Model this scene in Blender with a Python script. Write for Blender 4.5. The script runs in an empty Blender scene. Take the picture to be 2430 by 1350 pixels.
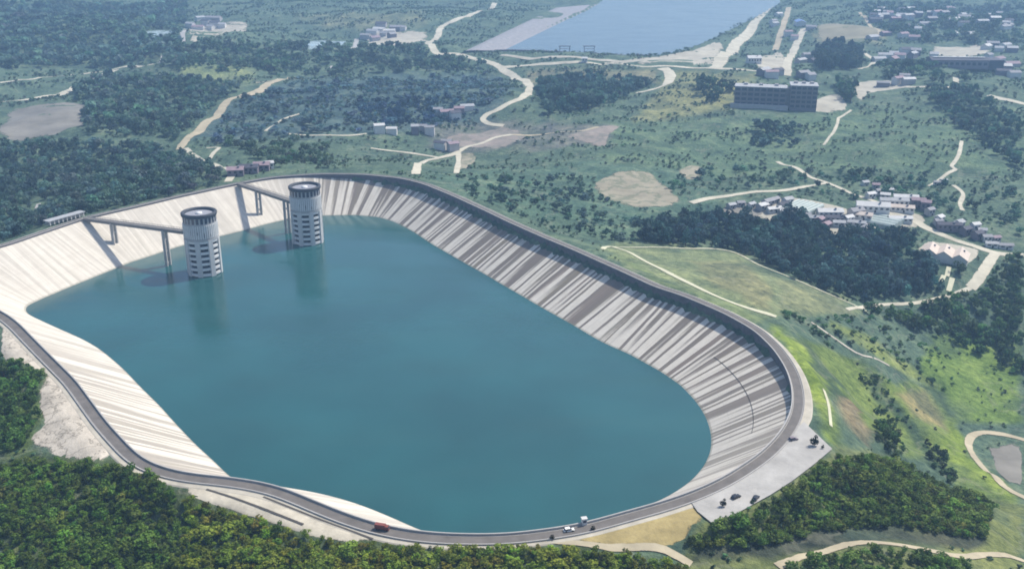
import bpy, bmesh, math, random
import numpy as np
from mathutils import Vector, Matrix
random.seed(7)
rng = np.random.default_rng(7)
scene = bpy.context.scene
C = scene.collection
rad = math.radians

# ------------------------------------------------------------------ camera, sky, sun, exposure
CAM_H, FPX, PITCH = 250.0, 2400.0, rad(20.5)
cam_d = bpy.data.cameras.new('camera'); cam = bpy.data.objects.new('camera', cam_d); C.objects.link(cam)
cam.location = (0, 0, CAM_H); cam.rotation_euler = (math.pi / 2 - PITCH, 0, 0)
cam_d.sensor_width = 36.0; cam_d.lens = 36.0 * FPX / 2430.0
cam_d.clip_start = 1.0; cam_d.clip_end = 30000.0
scene.camera = cam
SUN_EL, SUN_AZ = rad(54), rad(33)          # azimuth from +x towards +y
world = bpy.data.worlds.new('World'); scene.world = world; world.use_nodes = True
wn = world.node_tree; wn.nodes.clear()
sky = wn.nodes.new('ShaderNodeTexSky'); sky.sky_type = 'NISHITA'; sky.sun_disc = False
sky.sun_elevation = SUN_EL; sky.sun_rotation = math.pi / 2 - SUN_AZ
sky.air_density = 1.0; sky.dust_density = 1.5; sky.ozone_density = 1.2
bg = wn.nodes.new('ShaderNodeBackground'); bg.inputs[1].default_value = 0.13
wo = wn.nodes.new('ShaderNodeOutputWorld')
wn.links.new(sky.outputs[0], bg.inputs[0]); wn.links.new(bg.outputs[0], wo.inputs[0])
sd = bpy.data.lights.new('sun', 'SUN'); sd.energy = 4.2; sd.angle = rad(0.5); sd.color = (1.0, 0.93, 0.80)
sun = bpy.data.objects.new('sun', sd); C.objects.link(sun)
sdir = Vector((math.cos(SUN_EL) * math.cos(SUN_AZ), math.cos(SUN_EL) * math.sin(SUN_AZ), math.sin(SUN_EL)))
sun.rotation_euler = sdir.to_track_quat('Z', 'Y').to_euler(); sun.location = (300, 200, 600)
scene.view_settings.view_transform = 'Standard'; scene.view_settings.look = 'None'
scene.view_settings.exposure = 0.45; scene.view_settings.gamma = 1.0
scene.cycles.filter_width = 1.8
HAZE_DENSITY = 0.00018

# ------------------------------------------------------------------ helpers
def tag(o, label=None, cat=None, group=None, kind=None):
    if label: o['label'] = label
    if cat: o['category'] = cat
    if group: o['group'] = group
    if kind: o['kind'] = kind
    return o
def thing(name, label, cat, loc=(0, 0, 0), rz=0.0, group=None):
    o = bpy.data.objects.new(name, None); C.objects.link(o)
    o.location = loc; o.rotation_euler = (0, 0, rz); o.empty_display_size = 1
    return tag(o, label, cat, group)
def mesh_obj(name, V, Fs, mat, parent=None, smooth=False):
    me = bpy.data.meshes.new(name); me.from_pydata([tuple(v) for v in V], [], [tuple(f) for f in Fs])
    if isinstance(mat, (list, tuple)):
        for m in mat: me.materials.append(m)
    elif mat: me.materials.append(mat)
    if smooth: me.polygons.foreach_set('use_smooth', [True] * len(me.polygons))
    me.update()
    o = bpy.data.objects.new(name, me); C.objects.link(o)
    if parent: o.parent = parent
    return o
class MB:
    def __init__(s): s.v = []; s.f = []
    def add(s, V, Fs):
        n = len(s.v); s.v += [tuple(v) for v in V]; s.f += [tuple(i + n for i in f) for f in Fs]
    def box(s, c, d, rz=0.0, taper=1.0):
        x, y, z = d[0] / 2, d[1] / 2, d[2] / 2; V = []
        for sz in (-1, 1):
            k = taper if sz > 0 else 1.0
            for sx, sy in ((-1, -1), (1, -1), (1, 1), (-1, 1)):
                X, Y = sx * x * k, sy * y * k
                V.append((c[0] + X * math.cos(rz) - Y * math.sin(rz), c[1] + X * math.sin(rz) + Y * math.cos(rz), c[2] + sz * z))
        s.add(V, [(3, 2, 1, 0), (4, 5, 6, 7), (0, 1, 5, 4), (1, 2, 6, 5), (2, 3, 7, 6), (3, 0, 4, 7)])
    def beam(s, a, b, w, h):
        a, b = Vector(a), Vector(b); d = (b - a).normalized(); up = Vector((0, 0, 1))
        if abs(d.z) > .95: up = Vector((0, 1, 0))
        r = d.cross(up).normalized(); u = r.cross(d).normalized(); V = []
        for p in (a, b):
            for i, j in ((-1, -1), (1, -1), (1, 1), (-1, 1)): V.append(p + r * (i * w / 2) + u * (j * h / 2))
        s.add(V, [(3, 2, 1, 0), (4, 5, 6, 7), (0, 1, 5, 4), (1, 2, 6, 5), (2, 3, 7, 6), (3, 0, 4, 7)])
    def lathe(s, prof, n=48, a0=0.0, a1=2 * math.pi, c=(0, 0)):
        full = abs(a1 - a0 - 2 * math.pi) < 1e-6; m = n if full else n + 1; V = []
        for i in range(m):
            a = a0 + (a1 - a0) * i / n
            for r, z in prof: V.append((c[0] + r * math.cos(a), c[1] + r * math.sin(a), z))
        k = len(prof); Fs = []
        for i in range(n):
            j = (i + 1) % m
            for q in range(k - 1): Fs.append((i * k + q, j * k + q, j * k + q + 1, i * k + q + 1))
        s.add(V, Fs)
    def build(s, name, mat, parent=None, smooth=False): return mesh_obj(name, s.v, s.f, mat, parent, smooth)

# ------------------------------------------------------------------ materials
def newmat(name):
    m = bpy.data.materials.new(name); m.use_nodes = True
    nt = m.node_tree; b = nt.nodes['Principled BSDF']; return m, nt, b
def nd(nt, t, **k):
    n = nt.nodes.new(t)
    for a, v in k.items(): setattr(n, a, v)
    return n
def lk(nt, a, b): nt.links.new(a, b)
def ramp(nt, src, stops):
    r = nd(nt, 'ShaderNodeValToRGB'); e = r.color_ramp.elements
    while len(e) < len(stops): e.new(0.5)
    for i, (p, c) in enumerate(stops): e[i].position = p; e[i].color = (*c, 1) if len(c) == 3 else c
    lk(nt, src, r.inputs[0]); return r.outputs[0]
def noise(nt, vec, scale, detail=5, rough=.6, dim='3D'):
    n = nd(nt, 'ShaderNodeTexNoise'); n.noise_dimensions = dim
    n.inputs['Scale'].default_value = scale; n.inputs['Detail'].default_value = detail; n.inputs['Roughness'].default_value = rough
    if vec: lk(nt, vec, n.inputs['Vector'])
    return n.outputs['Fac']
def mix(nt, fac, a, b, blend='MIX'):
    m = nd(nt, 'ShaderNodeMix'); m.data_type = 'RGBA'; m.blend_type = blend
    for sock, v in ((m.inputs[0], fac), (m.inputs[6], a), (m.inputs[7], b)):
        if isinstance(v, (int, float)): sock.default_value = v
        elif isinstance(v, (tuple, list)): sock.default_value = (*v, 1)
        else: lk(nt, v, sock)
    return m.outputs[2]
def math_n(nt, op, a, b=None, clamp=False):
    m = nd(nt, 'ShaderNodeMath', operation=op); m.use_clamp = clamp
    for i, v in enumerate((a, b)):
        if v is None: continue
        if isinstance(v, (int, float)): m.inputs[i].default_value = v
        else: lk(nt, v, m.inputs[i])
    return m.outputs[0]
def wpos(nt): return nd(nt, 'ShaderNodeNewGeometry').outputs['Position']
def opos(nt): return nd(nt, 'ShaderNodeTexCoord').outputs['Object']
def plain(name, col, rough=.8, var=.18, scale=.35, spec=.3, metal=0.0, bump=0.0, edge=False):
    m, nt, b = newmat(name)
    p = wpos(nt)
    f = noise(nt, p, scale, 6, .65); f2 = noise(nt, p, scale * 7, 3, .6)
    lo = tuple(c * (1 - var) for c in col); hi = tuple(min(1, c * (1 + var)) for c in col)
    c1 = ramp(nt, f, [(.3, lo), (.7, hi)])
    c2 = mix(nt, math_n(nt, 'MULTIPLY', f2, .5), c1, tuple(c * (1 - var * .8) for c in col))
    lk(nt, c2, b.inputs['Base Color']); b.inputs['Roughness'].default_value = rough
    b.inputs['Specular IOR Level'].default_value = spec; b.inputs['Metallic'].default_value = metal
    if bump:
        bp = nd(nt, 'ShaderNodeBump'); bp.inputs['Strength'].default_value = bump; bp.inputs['Distance'].default_value = .5
        lk(nt, f2, bp.inputs['Height']); lk(nt, bp.outputs[0], b.inputs['Normal'])
    if edge:   # ragged border where the sheet gives way to the vegetation round it
        a = nd(nt, 'ShaderNodeAttribute'); a.attribute_name = 'edge'
        n = noise(nt, p, .045, 6, .72)
        e = math_n(nt, 'ADD', math_n(nt, 'MULTIPLY', a.outputs['Fac'], .55), n)
        mr = nd(nt, 'ShaderNodeMapRange'); mr.interpolation_type = 'SMOOTHSTEP'; lk(nt, e, mr.inputs[0]); mr.inputs[1].default_value = .94; mr.inputs[2].default_value = 1.05
        tr = nd(nt, 'ShaderNodeBsdfTransparent'); ms = nd(nt, 'ShaderNodeMixShader')
        lk(nt, mr.outputs[0], ms.inputs[0]); lk(nt, b.outputs[0], ms.inputs[1]); lk(nt, tr.outputs[0], ms.inputs[2]); lk(nt, ms.outputs[0], nt.nodes['Material Output'].inputs[0])
    return m
M = {}
M['asphalt'] = plain('asphalt', (.135, .124, .117), .85, .26, .15)
M['kerb'] = plain('kerb_concrete', (.36, .35, .34), .8, .12, .4)
M['wave'] = plain('shade_toned_wave_wall', (.12, .115, .13), .85, .3, .3)  # near-black tone: shade of the crest wall's inner face put into its colour
M['parapet'] = plain('parapet_concrete', (.24, .235, .25), .85, .2, .25)
M['pave'] = plain('pavement_concrete', (.37, .36, .345), .9, .26, .09, bump=.3)
M['shoulder'] = plain('shoulder_concrete', (.42, .39, .33), .9, .25, .12)
M['dirt_road'] = plain('dirt_road', (.40, .35, .25), .95, .28, .08, edge=True)
M['conc_road'] = plain('concrete_road', (.48, .45, .36), .9, .26, .06, edge=True)
M['tan'] = plain('tan_soil', (.28, .255, .19), .95, .3, .05, bump=.3, edge=True)
M['pink'] = plain('pink_soil', (.25, .215, .19), .95, .3, .05, bump=.3, edge=True)
M['yard'] = plain('pale_yard', (.40, .375, .31), .95, .28, .04, edge=True)
M['field'] = plain('ploughed_field', (.24, .22, .15), .95, .3, .02, edge=True)
M['grayfield'] = plain('grey_scrub_field', (.20, .19, .17), .95, .35, .03, edge=True)
M['rock'] = plain('pale_rock', (.50, .45, .38), .95, .32, .10, bump=.6, edge=True)
def add_cracks(m, scale, col, w=.05):
    nt = m.node_tree; b = nt.nodes['Principled BSDF']; src = b.inputs['Base Color'].links[0].from_socket
    n = noise(nt, wpos(nt), scale, 5, .6); d = math_n(nt, 'ABSOLUTE', math_n(nt, 'SUBTRACT', n, .5))
    mr = nd(nt, 'ShaderNodeMapRange'); lk(nt, d, mr.inputs[0]); mr.inputs[1].default_value = 0; mr.inputs[2].default_value = w; mr.inputs[3].default_value = .85; mr.inputs[4].default_value = 0
    lk(nt, mix(nt, mr.outputs[0], src, col), b.inputs['Base Color'])
add_cracks(M['rock'], .06, (.16, .14, .11), .018); add_cracks(M['tan'], .03, (.12, .14, .09), .05); add_cracks(M['pink'], .03, (.14, .14, .12), .05)
M['gold'] = plain('golden_grass', (.33, .265, .12), .95, .35, .12, bump=.5, edge=True)
M['bank'] = plain('bank_soil', (.47, .43, .35), .95, .3, .12, bump=.3, edge=True)
M['pathline'] = plain('pale_track', (.50, .49, .36), .9, .15, .2)
M['drain'] = plain('dark_drain', (.07, .065, .06), .9, .2, .3)
M['tower'] = plain('tower_concrete', (.50, .505, .51), .75, .14, .25)
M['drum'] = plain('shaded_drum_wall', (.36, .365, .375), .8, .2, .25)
M['tower_lt'] = plain('tower_pale_concrete', (.64, .645, .65), .75, .12, .25)
M['slate'] = plain('dark_slate_roof', (.045, .05, .065), .6, .2, .5)
M['rooffloor'] = plain('pale_roof_felt', (.26, .27, .31), .8, .12, .3)
M['dark'] = plain('dark_opening', (.022, .024, .03), .5, .2, .5)
M['glass'] = plain('dark_glass', (.03, .035, .06), .25, .2, .5, spec=.6)
M['deck'] = plain('bridge_concrete', (.19, .18, .175), .8, .18, .2)
M['pier'] = plain('pier_concrete', (.40, .39, .38), .8, .18, .2)
M['bark'] = plain('bark', (.08, .06, .045), .95, .2, 2.0)
M['wall_w'] = plain('white_plaster', (.62, .60, .58), .85, .12, .3)
M['wall_g'] = plain('grey_plaster', (.40, .38, .38), .85, .15, .3)
M['wall_o'] = plain('dark_blue_cladding', (.19, .168, .18), .7, .15, .3)
M['wall_b'] = plain('violet_brick', (.20, .17, .20), .85, .15, .3)
M['roof_w'] = plain('white_sheet_roof', (.52, .52, .52), .7, .14, .25)
M['roof_l'] = plain('pale_grey_roof', (.34, .35, .37), .7, .2, .25)
M['roof_g'] = plain('grey_tile_roof', (.27, .27, .29), .8, .2, .3)
M['roof_d'] = plain('dark_tile_roof', (.075, .075, .10), .8, .25, .3)
M['roof_p'] = plain('mauve_tile_roof', (.28, .21, .24), .8, .2, .3)
M['roof_t'] = plain('tan_sheet_roof', (.56, .48, .42), .8, .15, .2)
M['roof_b'] = plain('blue_sheet_roof', (.16, .25, .48), .6, .15, .2)
M['roof_gr'] = plain('greenhouse_film', (.34, .40, .38), .45, .18, .3, spec=.5)
M['white'] = plain('white_paint', (.78, .78, .76), .5, .05, .5)
M['black_car'] = plain('black_car_paint', (.018, .018, .022), .25, .1, .5, spec=.6)
M['red_truck'] = plain('rust_red_paint', (.20, .06, .05), .5, .2, .5)
M['tyre'] = plain('tyre_rubber', (.02, .02, .02), .9, .1, .5)
M['chrome'] = plain('lamp_glass', (.6, .6, .55), .3, .05, .5)

# foliage: colour from a per-tree tint attribute (woodland) or from the object colour (single trees)
def leafmat(name, from_object):
    m, nt, b = newmat(name)
    if from_object: src = nd(nt, 'ShaderNodeObjectInfo').outputs['Color']
    else:
        a = nd(nt, 'ShaderNodeAttribute'); a.attribute_name = 'tint'; src = a.outputs['Color']
    f = noise(nt, wpos(nt), .9, 3, .6)
    v = ramp(nt, f, [(.28, (.62, .66, .7)), (.72, (1.42, 1.36, 1.15))])
    col = mix(nt, 1.0, src, v, 'MULTIPLY')
    lk(nt, col, b.inputs['Base Color']); b.inputs['Roughness'].default_value = .75
    b.inputs['Specular IOR Level'].default_value = .15
    tr = nd(nt, 'ShaderNodeBsdfTranslucent'); lk(nt, col, tr.inputs[0])
    ms = nd(nt, 'ShaderNodeMixShader'); ms.inputs[0].default_value = .36
    lk(nt, b.outputs[0], ms.inputs[1]); lk(nt, tr.outputs[0], ms.inputs[2])
    lk(nt, ms.outputs[0], nt.nodes['Material Output'].inputs[0]); return m
M['leaf_obj'] = leafmat('tree_foliage', True); M['leaf'] = leafmat('woodland_foliage', False)

def ground_mat():
    m, nt, b = newmat('ground_vegetation')
    p = wpos(nt)
    n1 = noise(nt, p, .006, 6, .62); n2 = noise(nt, p, .035, 6, .7); n3 = noise(nt, p, .22, 5, .7)
    a = nd(nt, 'ShaderNodeAttribute'); a.attribute_name = 'cover'
    base = ramp(nt, n2, [(.3, (.04, .07, .045)), (.5, (.088, .13, .085)), (.68, (.175, .195, .125))])
    base = mix(nt, math_n(nt, 'MULTIPLY', n1, .8), base, (.055, .085, .06))
    tint = mix(nt, .62, base, a.outputs['Color'])
    v = ramp(nt, n3, [(.28, (.5, .56, .6)), (.72, (1.75, 1.65, 1.5))])
    v2 = ramp(nt, n2, [(.32, (.68, .74, .8)), (.68, (1.4, 1.34, 1.22))])
    nl = noise(nt, p, .013, 4, .55); ln = nd(nt, 'ShaderNodeMapRange'); lk(nt, math_n(nt, 'ABSOLUTE', math_n(nt, 'SUBTRACT', nl, .5)), ln.inputs[0])
    ln.inputs[1].default_value = 0; ln.inputs[2].default_value = .012; ln.inputs[3].default_value = .45; ln.inputs[4].default_value = 0
    pt = noise(nt, p, .018, 3, .5); pm = nd(nt, 'ShaderNodeMapRange'); lk(nt, pt, pm.inputs[0]); pm.inputs[1].default_value = .52; pm.inputs[2].default_value = .60
    tint = mix(nt, math_n(nt, 'MULTIPLY', pm.outputs[0], .45), tint, (.045, .075, .06))
    col = mix(nt, 1.0, mix(nt, 1.0, tint, v, 'MULTIPLY'), v2, 'MULTIPLY')
    col = mix(nt, math_n(nt, 'MULTIPLY', ln.outputs[0], pt), col, (.30, .29, .22))
    lk(nt, col, b.inputs['Base Color']); b.inputs['Roughness'].default_value = .95; b.inputs['Specular IOR Level'].default_value = .1
    bp = nd(nt, 'ShaderNodeBump'); bp.inputs['Strength'].default_value = .8; bp.inputs['Distance'].default_value = 2.5
    lk(nt, n3, bp.inputs['Height']); lk(nt, bp.outputs[0], b.inputs['Normal'])
    return m
M['ground'] = ground_mat()

def water_mat(name, col, rough, bumpd, wind=2.6):
    m, nt, b = newmat(name)
    p = wpos(nt)
    f = noise(nt, p, .012, 3, .5)
    c = ramp(nt, f, [(.35, tuple(x * .86 for x in col)), (.65, tuple(x * 1.14 for x in col))])
    wp = nd(nt, 'ShaderNodeMapping'); wp.inputs['Scale'].default_value = (.012, .035, 1); wp.inputs['Rotation'].default_value = (0, 0, .35); lk(nt, p, wp.inputs[0])
    wf = nd(nt, 'ShaderNodeMapRange'); lk(nt, noise(nt, wp.outputs[0], 1.0, 4, .6), wf.inputs[0]); wf.inputs[1].default_value = .4; wf.inputs[2].default_value = .62; wf.inputs[3].default_value = rough * .8; wf.inputs[4].default_value = rough * wind
    lk(nt, wf.outputs[0], b.inputs['Roughness'])
    lk(nt, c, b.inputs['Base Color']); b.inputs['IOR'].default_value = 1.45
    b.inputs['Specular IOR Level'].default_value = .6
    n = noise(nt, p, .5, 4, .6); bp = nd(nt, 'ShaderNodeBump'); bp.inputs['Strength'].default_value = .35; bp.inputs['Distance'].default_value = bumpd
    lk(nt, n, bp.inputs['Height']); lk(nt, bp.outputs[0], b.inputs['Normal']); return m
M['water'] = water_mat('reservoir_water', (.013, .074, .078), .10, .2)
M['water2'] = water_mat('lake_water', (.022, .052, .09), .16, .10, 1.1)
M['pond'] = water_mat('pond_water', (.25, .32, .34), .15, .1)

def lining_mat():
    m, nt, b = newmat('streaked_concrete_lining')
    uv = nd(nt, 'ShaderNodeUVMap'); uv.uv_map = 'uv'
    sp = nd(nt, 'ShaderNodeSeparateXYZ'); lk(nt, uv.outputs[0], sp.inputs[0]); u, v = sp.outputs[0], sp.outputs[1]
    wa = nd(nt, 'ShaderNodeAttribute'); wa.attribute_name = 'weather'; w = wa.outputs['Fac']
    def vec(x, y):
        c = nd(nt, 'ShaderNodeCombineXYZ'); lk(nt, x, c.inputs[0])
        if y is not None: lk(nt, y, c.inputs[1])
        return c.outputs[0]
    # panels of 8 m, each weathered to its own degree
    uw = math_n(nt, 'ADD', u, math_n(nt, 'MULTIPLY', noise(nt, uv.outputs[0], .05, 2, .5), 1.2))
    pid = math_n(nt, 'FLOOR', math_n(nt, 'MULTIPLY', uw, 1 / 7.0))
    wn_ = nd(nt, 'ShaderNodeTexWhiteNoise'); wn_.noise_dimensions = '1D'; lk(nt, pid, wn_.inputs['W']); pr = wn_.outputs[0]
    pid2 = math_n(nt, 'FLOOR', math_n(nt, 'MULTIPLY', uw, 1 / 2.1))
    wn2 = nd(nt, 'ShaderNodeTexWhiteNoise'); wn2.noise_dimensions = '1D'; lk(nt, pid2, wn2.inputs['W']); pr2 = wn2.outputs[0]
    us = math_n(nt, 'MULTIPLY', u, .55); vs = math_n(nt, 'MULTIPLY', v, .013)
    st = noise(nt, vec(us, vs), 1.0, 5, .65)                     # down-slope streaks
    st2 = noise(nt, vec(math_n(nt, 'MULTIPLY', u, 1.7), vs), 1.0, 4, .6)
    blot = noise(nt, uv.outputs[0], .13, 5, .65)
    # stain amount: panel + streak + top-heavy fade
    top = math_n(nt, 'SUBTRACT', 1.0, math_n(nt, 'MULTIPLY', v, 1 / 46.0), True)
    s = math_n(nt, 'ADD', math_n(nt, 'MULTIPLY', pr, .36), math_n(nt, 'MULTIPLY', pr2, 1.15))
    s = math_n(nt, 'ADD', s, math_n(nt, 'MULTIPLY', st, .75))
    s = math_n(nt, 'ADD', s, math_n(nt, 'MULTIPLY', st2, .25))
    s = math_n(nt, 'ADD', s, math_n(nt, 'MULTIPLY', top, .40))
    s = math_n(nt, 'ADD', s, math_n(nt, 'MULTIPLY', blot, .30))
    fac = nd(nt, 'ShaderNodeMapRange'); fac.interpolation_type = 'SMOOTHSTEP'
    lk(nt, s, fac.inputs[0]); fac.inputs[1].default_value = 1.36; fac.inputs[2].default_value = 1.74
    stain = math_n(nt, 'MULTIPLY', fac.outputs[0], w, True)
    clean = ramp(nt, blot, [(.3, (.53, .49, .43)), (.7, (.62, .58, .515))])
    hue = noise(nt, vec(math_n(nt, 'MULTIPLY', u, .09), None), 1.0, 2, .5)
    grey = ramp(nt, hue, [(.35, (.245, .195, .16)), (.5, (.195, .163, .138)), (.65, (.25, .21, .15))])
    grey = mix(nt, math_n(nt, 'MULTIPLY', st2, .75), grey, (.12, .112, .108))
    col = mix(nt, stain, clean, grey)
    # faint dirt lines of the light side
    fl = nd(nt, 'ShaderNodeMapRange'); lk(nt, st, fl.inputs[0]); fl.inputs[1].default_value = .54; fl.inputs[2].default_value = .70
    col = mix(nt, math_n(nt, 'MULTIPLY', fl.outputs[0], .42), col, (.33, .315, .25))
    # panel joints
    jt = math_n(nt, 'LESS_THAN', math_n(nt, 'FRACT', math_n(nt, 'MULTIPLY', u, 1 / 6.5)), .05)
    col = mix(nt, math_n(nt, 'MULTIPLY', jt, .38), col, (.22, .21, .20))
    # wet tide band above the water line, and lift joints across the slope
    vv = math_n(nt, 'ADD', v, math_n(nt, 'MULTIPLY', st2, 2.0))
    wl = nd(nt, 'ShaderNodeMapRange'); lk(nt, vv, wl.inputs[0]); wl.inputs[1].default_value = 45.6; wl.inputs[2].default_value = 46.3
    col = mix(nt, math_n(nt, 'MULTIPLY', wl.outputs[0], .55), col, (.17, .17, .13))
    hj = math_n(nt, 'LESS_THAN', math_n(nt, 'FRACT', math_n(nt, 'MULTIPLY', v, 1 / 11.5)), .02)
    col = mix(nt, math_n(nt, 'MULTIPLY', hj, .22), col, (.22, .21, .20))
    lk(nt, col, b.inputs['Base Color']); b.inputs['Roughness'].default_value = .85; b.inputs['Specular IOR Level'].default_value = .2
    return m
M['lining'] = lining_mat()

# ------------------------------------------------------------------ projecting between photo pixels and the ground
def P(px, py, z):
    px = np.asarray(px, float); py = np.asarray(py, float)
    u = (px - 1215) / FPX; v = (675 - py) / FPX; c, s = math.cos(PITCH), math.sin(PITCH)
    d = np.stack([u, c + v * s, -s + v * c], -1); t = (z - CAM_H) / d[..., 2]
    return d * t[..., None] + np.array([0, 0, CAM_H])
def proj(X, Y, Z):
    dz = Z - CAM_H; c, s = math.cos(PITCH), math.sin(PITCH)
    f = Y * c - dz * s; up = Y * s + dz * c; f = np.where(f < 1, 1, f)
    return 1215 + FPX * X / f, 675 - FPX * up / f, f

# ------------------------------------------------------------------ reservoir outline
R = 26.0
RIM = [(20,581),(104,552),(205,518),(337,488),(420,468),(544,441),(600,430),(655,421),(760,414),(860,415),(950,424),(1003,437),(1074,466),(1152,502),(1210,530),(1280,561),(1355,592),(1485,650),(1555,683),(1615,701),(1719,745),(1790,785),(1836,830),(1865,875),(1878,916),(1880,950),(1875,981),(1858,1013),(1839,1039),(1800,1077),(1719,1130),(1641,1166),(1563,1192),(1459,1220),(1394,1239),(1330,1251),(1200,1267),(1100,1267),(1025,1264),(937,1252),(859,1231),(782,1202),(704,1169),(652,1150),(600,1140),(545,1132),(441,1122),(363,1101),(324,1075),(285,1034),(254,1000),(182,903),(117,839),(78,800),(47,768),(21,748),(-60,704),(-135,672),(-165,640),(-130,614),(-60,601)]
WAT = [(775,512),(830,511),(885,514),(930,525),(960,538),(990,556),(1030,583),(1090,617),(1150,650),(1210,686),(1275,724),(1340,760),(1400,795),(1470,830),(1540,866),(1590,897),(1625,925),(1655,958),(1677,995),(1687,1030),(1686,1065),(1675,1098),(1655,1125),(1625,1152),(1590,1175),(1545,1195),(1490,1212),(1010,1262),(990,1254),(940,1230),(880,1207),(820,1184),(750,1170),(510,1095),(460,1050),(400,987),(340,925),(290,872),(240,830),(200,807),(150,785),(95,760),(66,745),(61,734),(80,720),(130,698),(200,667),(275,637),(330,617),(400,593),(440,580),(527,560),(580,547),(640,530),(700,519)]
NR = 720
def smooth(a, k):
    w = np.hanning(2 * k + 3)[1:-1]; w /= w.sum()
    return sum(np.roll(a, i - k, axis=0) * w[i] for i in range(2 * k + 1))
_r = P(*zip(*RIM), R + .5)[:, :2]
_q = np.vstack([_r, _r[:1]]); _L = np.r_[0, np.cumsum(np.hypot(*np.diff(_q, axis=0).T))]
_s = np.linspace(0, _L[-1], NR, endpoint=False)
rim = smooth(np.stack([np.interp(_s, _L, _q[:, 0]), np.interp(_s, _L, _q[:, 1])], 1), 7)
rim_px = np.stack(proj(rim[:, 0], rim[:, 1], np.full(NR, R))[:2], 1)
tan = np.roll(rim, -1, 0) - np.roll(rim, 1, 0); tan /= np.linalg.norm(tan, axis=1)[:, None]
nout = np.stack([-tan[:, 1], tan[:, 0]], 1)      # the outline runs clockwise: left of travel is outside
idx, wd = [], []
for w in WAT:
    q = P(*w, 0.0)[:2]; d = np.hypot(*(rim - q).T); idx.append(d.argmin()); wd.append(d.min())
idx, wd = np.array(idx), np.array(wd); o_ = np.argsort(idx); idx, wd = idx[o_], wd[o_]
width = smooth(np.interp(np.arange(NR), np.r_[idx - NR, idx, idx + NR], np.r_[wd, wd, wd]), 9)
wat = rim - nout * width[:, None]
# the rounded water corner at the left, where the rim turns outside the frame
_ck = np.array([648, 656, 664, 672, 680, 688, 696, 704, 712, 720, 728]); _cp = np.array([(140,780),(105,764),(81,753),(67,745),(61.5,738),(61.5,731),(68,724),(82,717),(104,707),(135,694),(192,670)], float)
_cw = P(_cp[:, 0], _cp[:, 1], 0.0)[:, :2]
for k in range(648, 729): wat[k % NR] = [np.interp(k, _ck, _cw[:, 0]), np.interp(k, _ck, _cw[:, 1])]
wat = smooth(wat, 4)
# how weathered each stretch of the lining is (by place along the rim)
def along(pts):
    ks, vs = [], []
    for (px, py), v in pts:
        ks.append(int(np.hypot(rim_px[:, 0] - px, rim_px[:, 1] - py).argmin())); vs.append(v)
    ks, vs = np.array(ks), np.array(vs, float); o = np.argsort(ks); ks, vs = ks[o], vs[o]
    return np.interp(np.arange(NR), np.r_[ks - NR, ks, ks + NR], np.r_[vs, vs, vs])
weather = along([((104,552),.20),((544,441),.2),((700,418),.3),((765,414),.8),((860,415),1),((1790,785),1),((1878,916),.9),((1858,1013),.75),((1719,1130),.5),((1563,1192),.4),((1200,1267),.3),((600,1140),.3),((441,1122),.62),((182,903),.6),((78,800),.4),((-60,700),.2)])
hw = along([((104,552),.5),((544,441),.6),((700,418),.9),((800,414),3.0),((950,424),5.0),((1790,785),5.2),((1878,916),3.2),((1858,1013),.8),((1563,1192),.4),((600,1140),.4),((78,800),.4)])

# ------------------------------------------------------------------ terrain height
CTRL = [  # pixel x, pixel y, height
 (300,425,8),(540,420,14),(700,395,10),(900,398,8),(1050,420,8),(1200,480,6),(1330,545,10),(100,500,6),(20,540,8),
 (300,370,0),(700,350,2),(1000,360,0),(1250,430,-2),(200,300,0),(500,300,6),(800,280,4),(1100,280,0),(1400,350,0),(1400,250,4),
 (1440,585,20),(1520,610,16),(1600,590,6),(1740,600,-4),(1640,670,14),(1760,715,12),(1840,750,10),(1840,650,-6),(1960,700,-14),(2060,745,-20),(1960,760,-6),
 (1600,545,-4),(1700,540,-10),(1900,560,-18),(2100,620,-24),(2000,660,-22),(2250,620,-26),(1900,500,-14),(2100,520,-18),(2300,560,-24),(2400,600,-26),(1600,450,-4),(1800,430,-8),(2100,400,-8),(2400,450,-16),
 (2250,700,-36),(2400,720,-42),(2150,800,-40),(2300,850,-52),(2420,850,-56),
 (1930,840,6),(1970,920,4),(1975,1000,14),(2050,950,-20),(2100,1030,-22),(2200,950,-46),(2300,1000,-56),(2420,1000,-60),(2350,1080,-54),(2410,1160,-48),(2250,1100,-40),(2200,1160,-16),
 (1985,1065,22),(1990,1080,18),(2100,1130,14),(2250,1190,8),(2350,1210,0),(1800,1230,24),(1700,1260,23),(2000,1220,18),(2200,1260,8),(2330,1272,2),(1860,1282,20),(2000,1250,20),(2100,1246,18),(2200,1262,12),(1720,1296,20),(2340,1300,-12),(2000,1302,1),(2100,1292,0),(2200,1306,-4),(1850,1326,4),(1640,1285,16),(2400,1300,-14),(2300,1320,-12),
 (1500,1270,20),(1400,1285,19),(1600,1310,14),(1500,1330,12),(1200,1300,20),(1000,1290,21),(1000,1330,16),(700,1245,20),(700,1320,12),(400,1140,22),(400,1250,14),(300,1330,8),(150,1090,21),(100,1200,16),(0,1300,8),(200,1050,20),(120,1000,19),(60,900,19),(20,820,21),(-100,900,14),(-100,1100,14),
 (1300,155,-2),(1500,150,-2),(1700,160,0),(1400,60,-7),(1600,80,-7),(1700,40,-7),(1150,140,0),(1250,80,-5),
 (1850,250,0),(1950,250,0),(2200,280,-2),(2400,250,0),(2000,150,4),(2300,120,6),(2400,30,10),(2000,40,6),(1100,40,4),(700,60,8),(300,60,14),(30,60,18),(300,150,6),(50,200,4),(600,150,4),(900,140,2),(30,330,2),
]
cp = np.array([[*P(a, b, z)[:2], z] for a, b, z in CTRL])
ringp = rim[::9] + nout[::9] * 14
cp = cp[[np.hypot(*(rim - q[:2]).T).min() > 24 for q in cp]]
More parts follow.
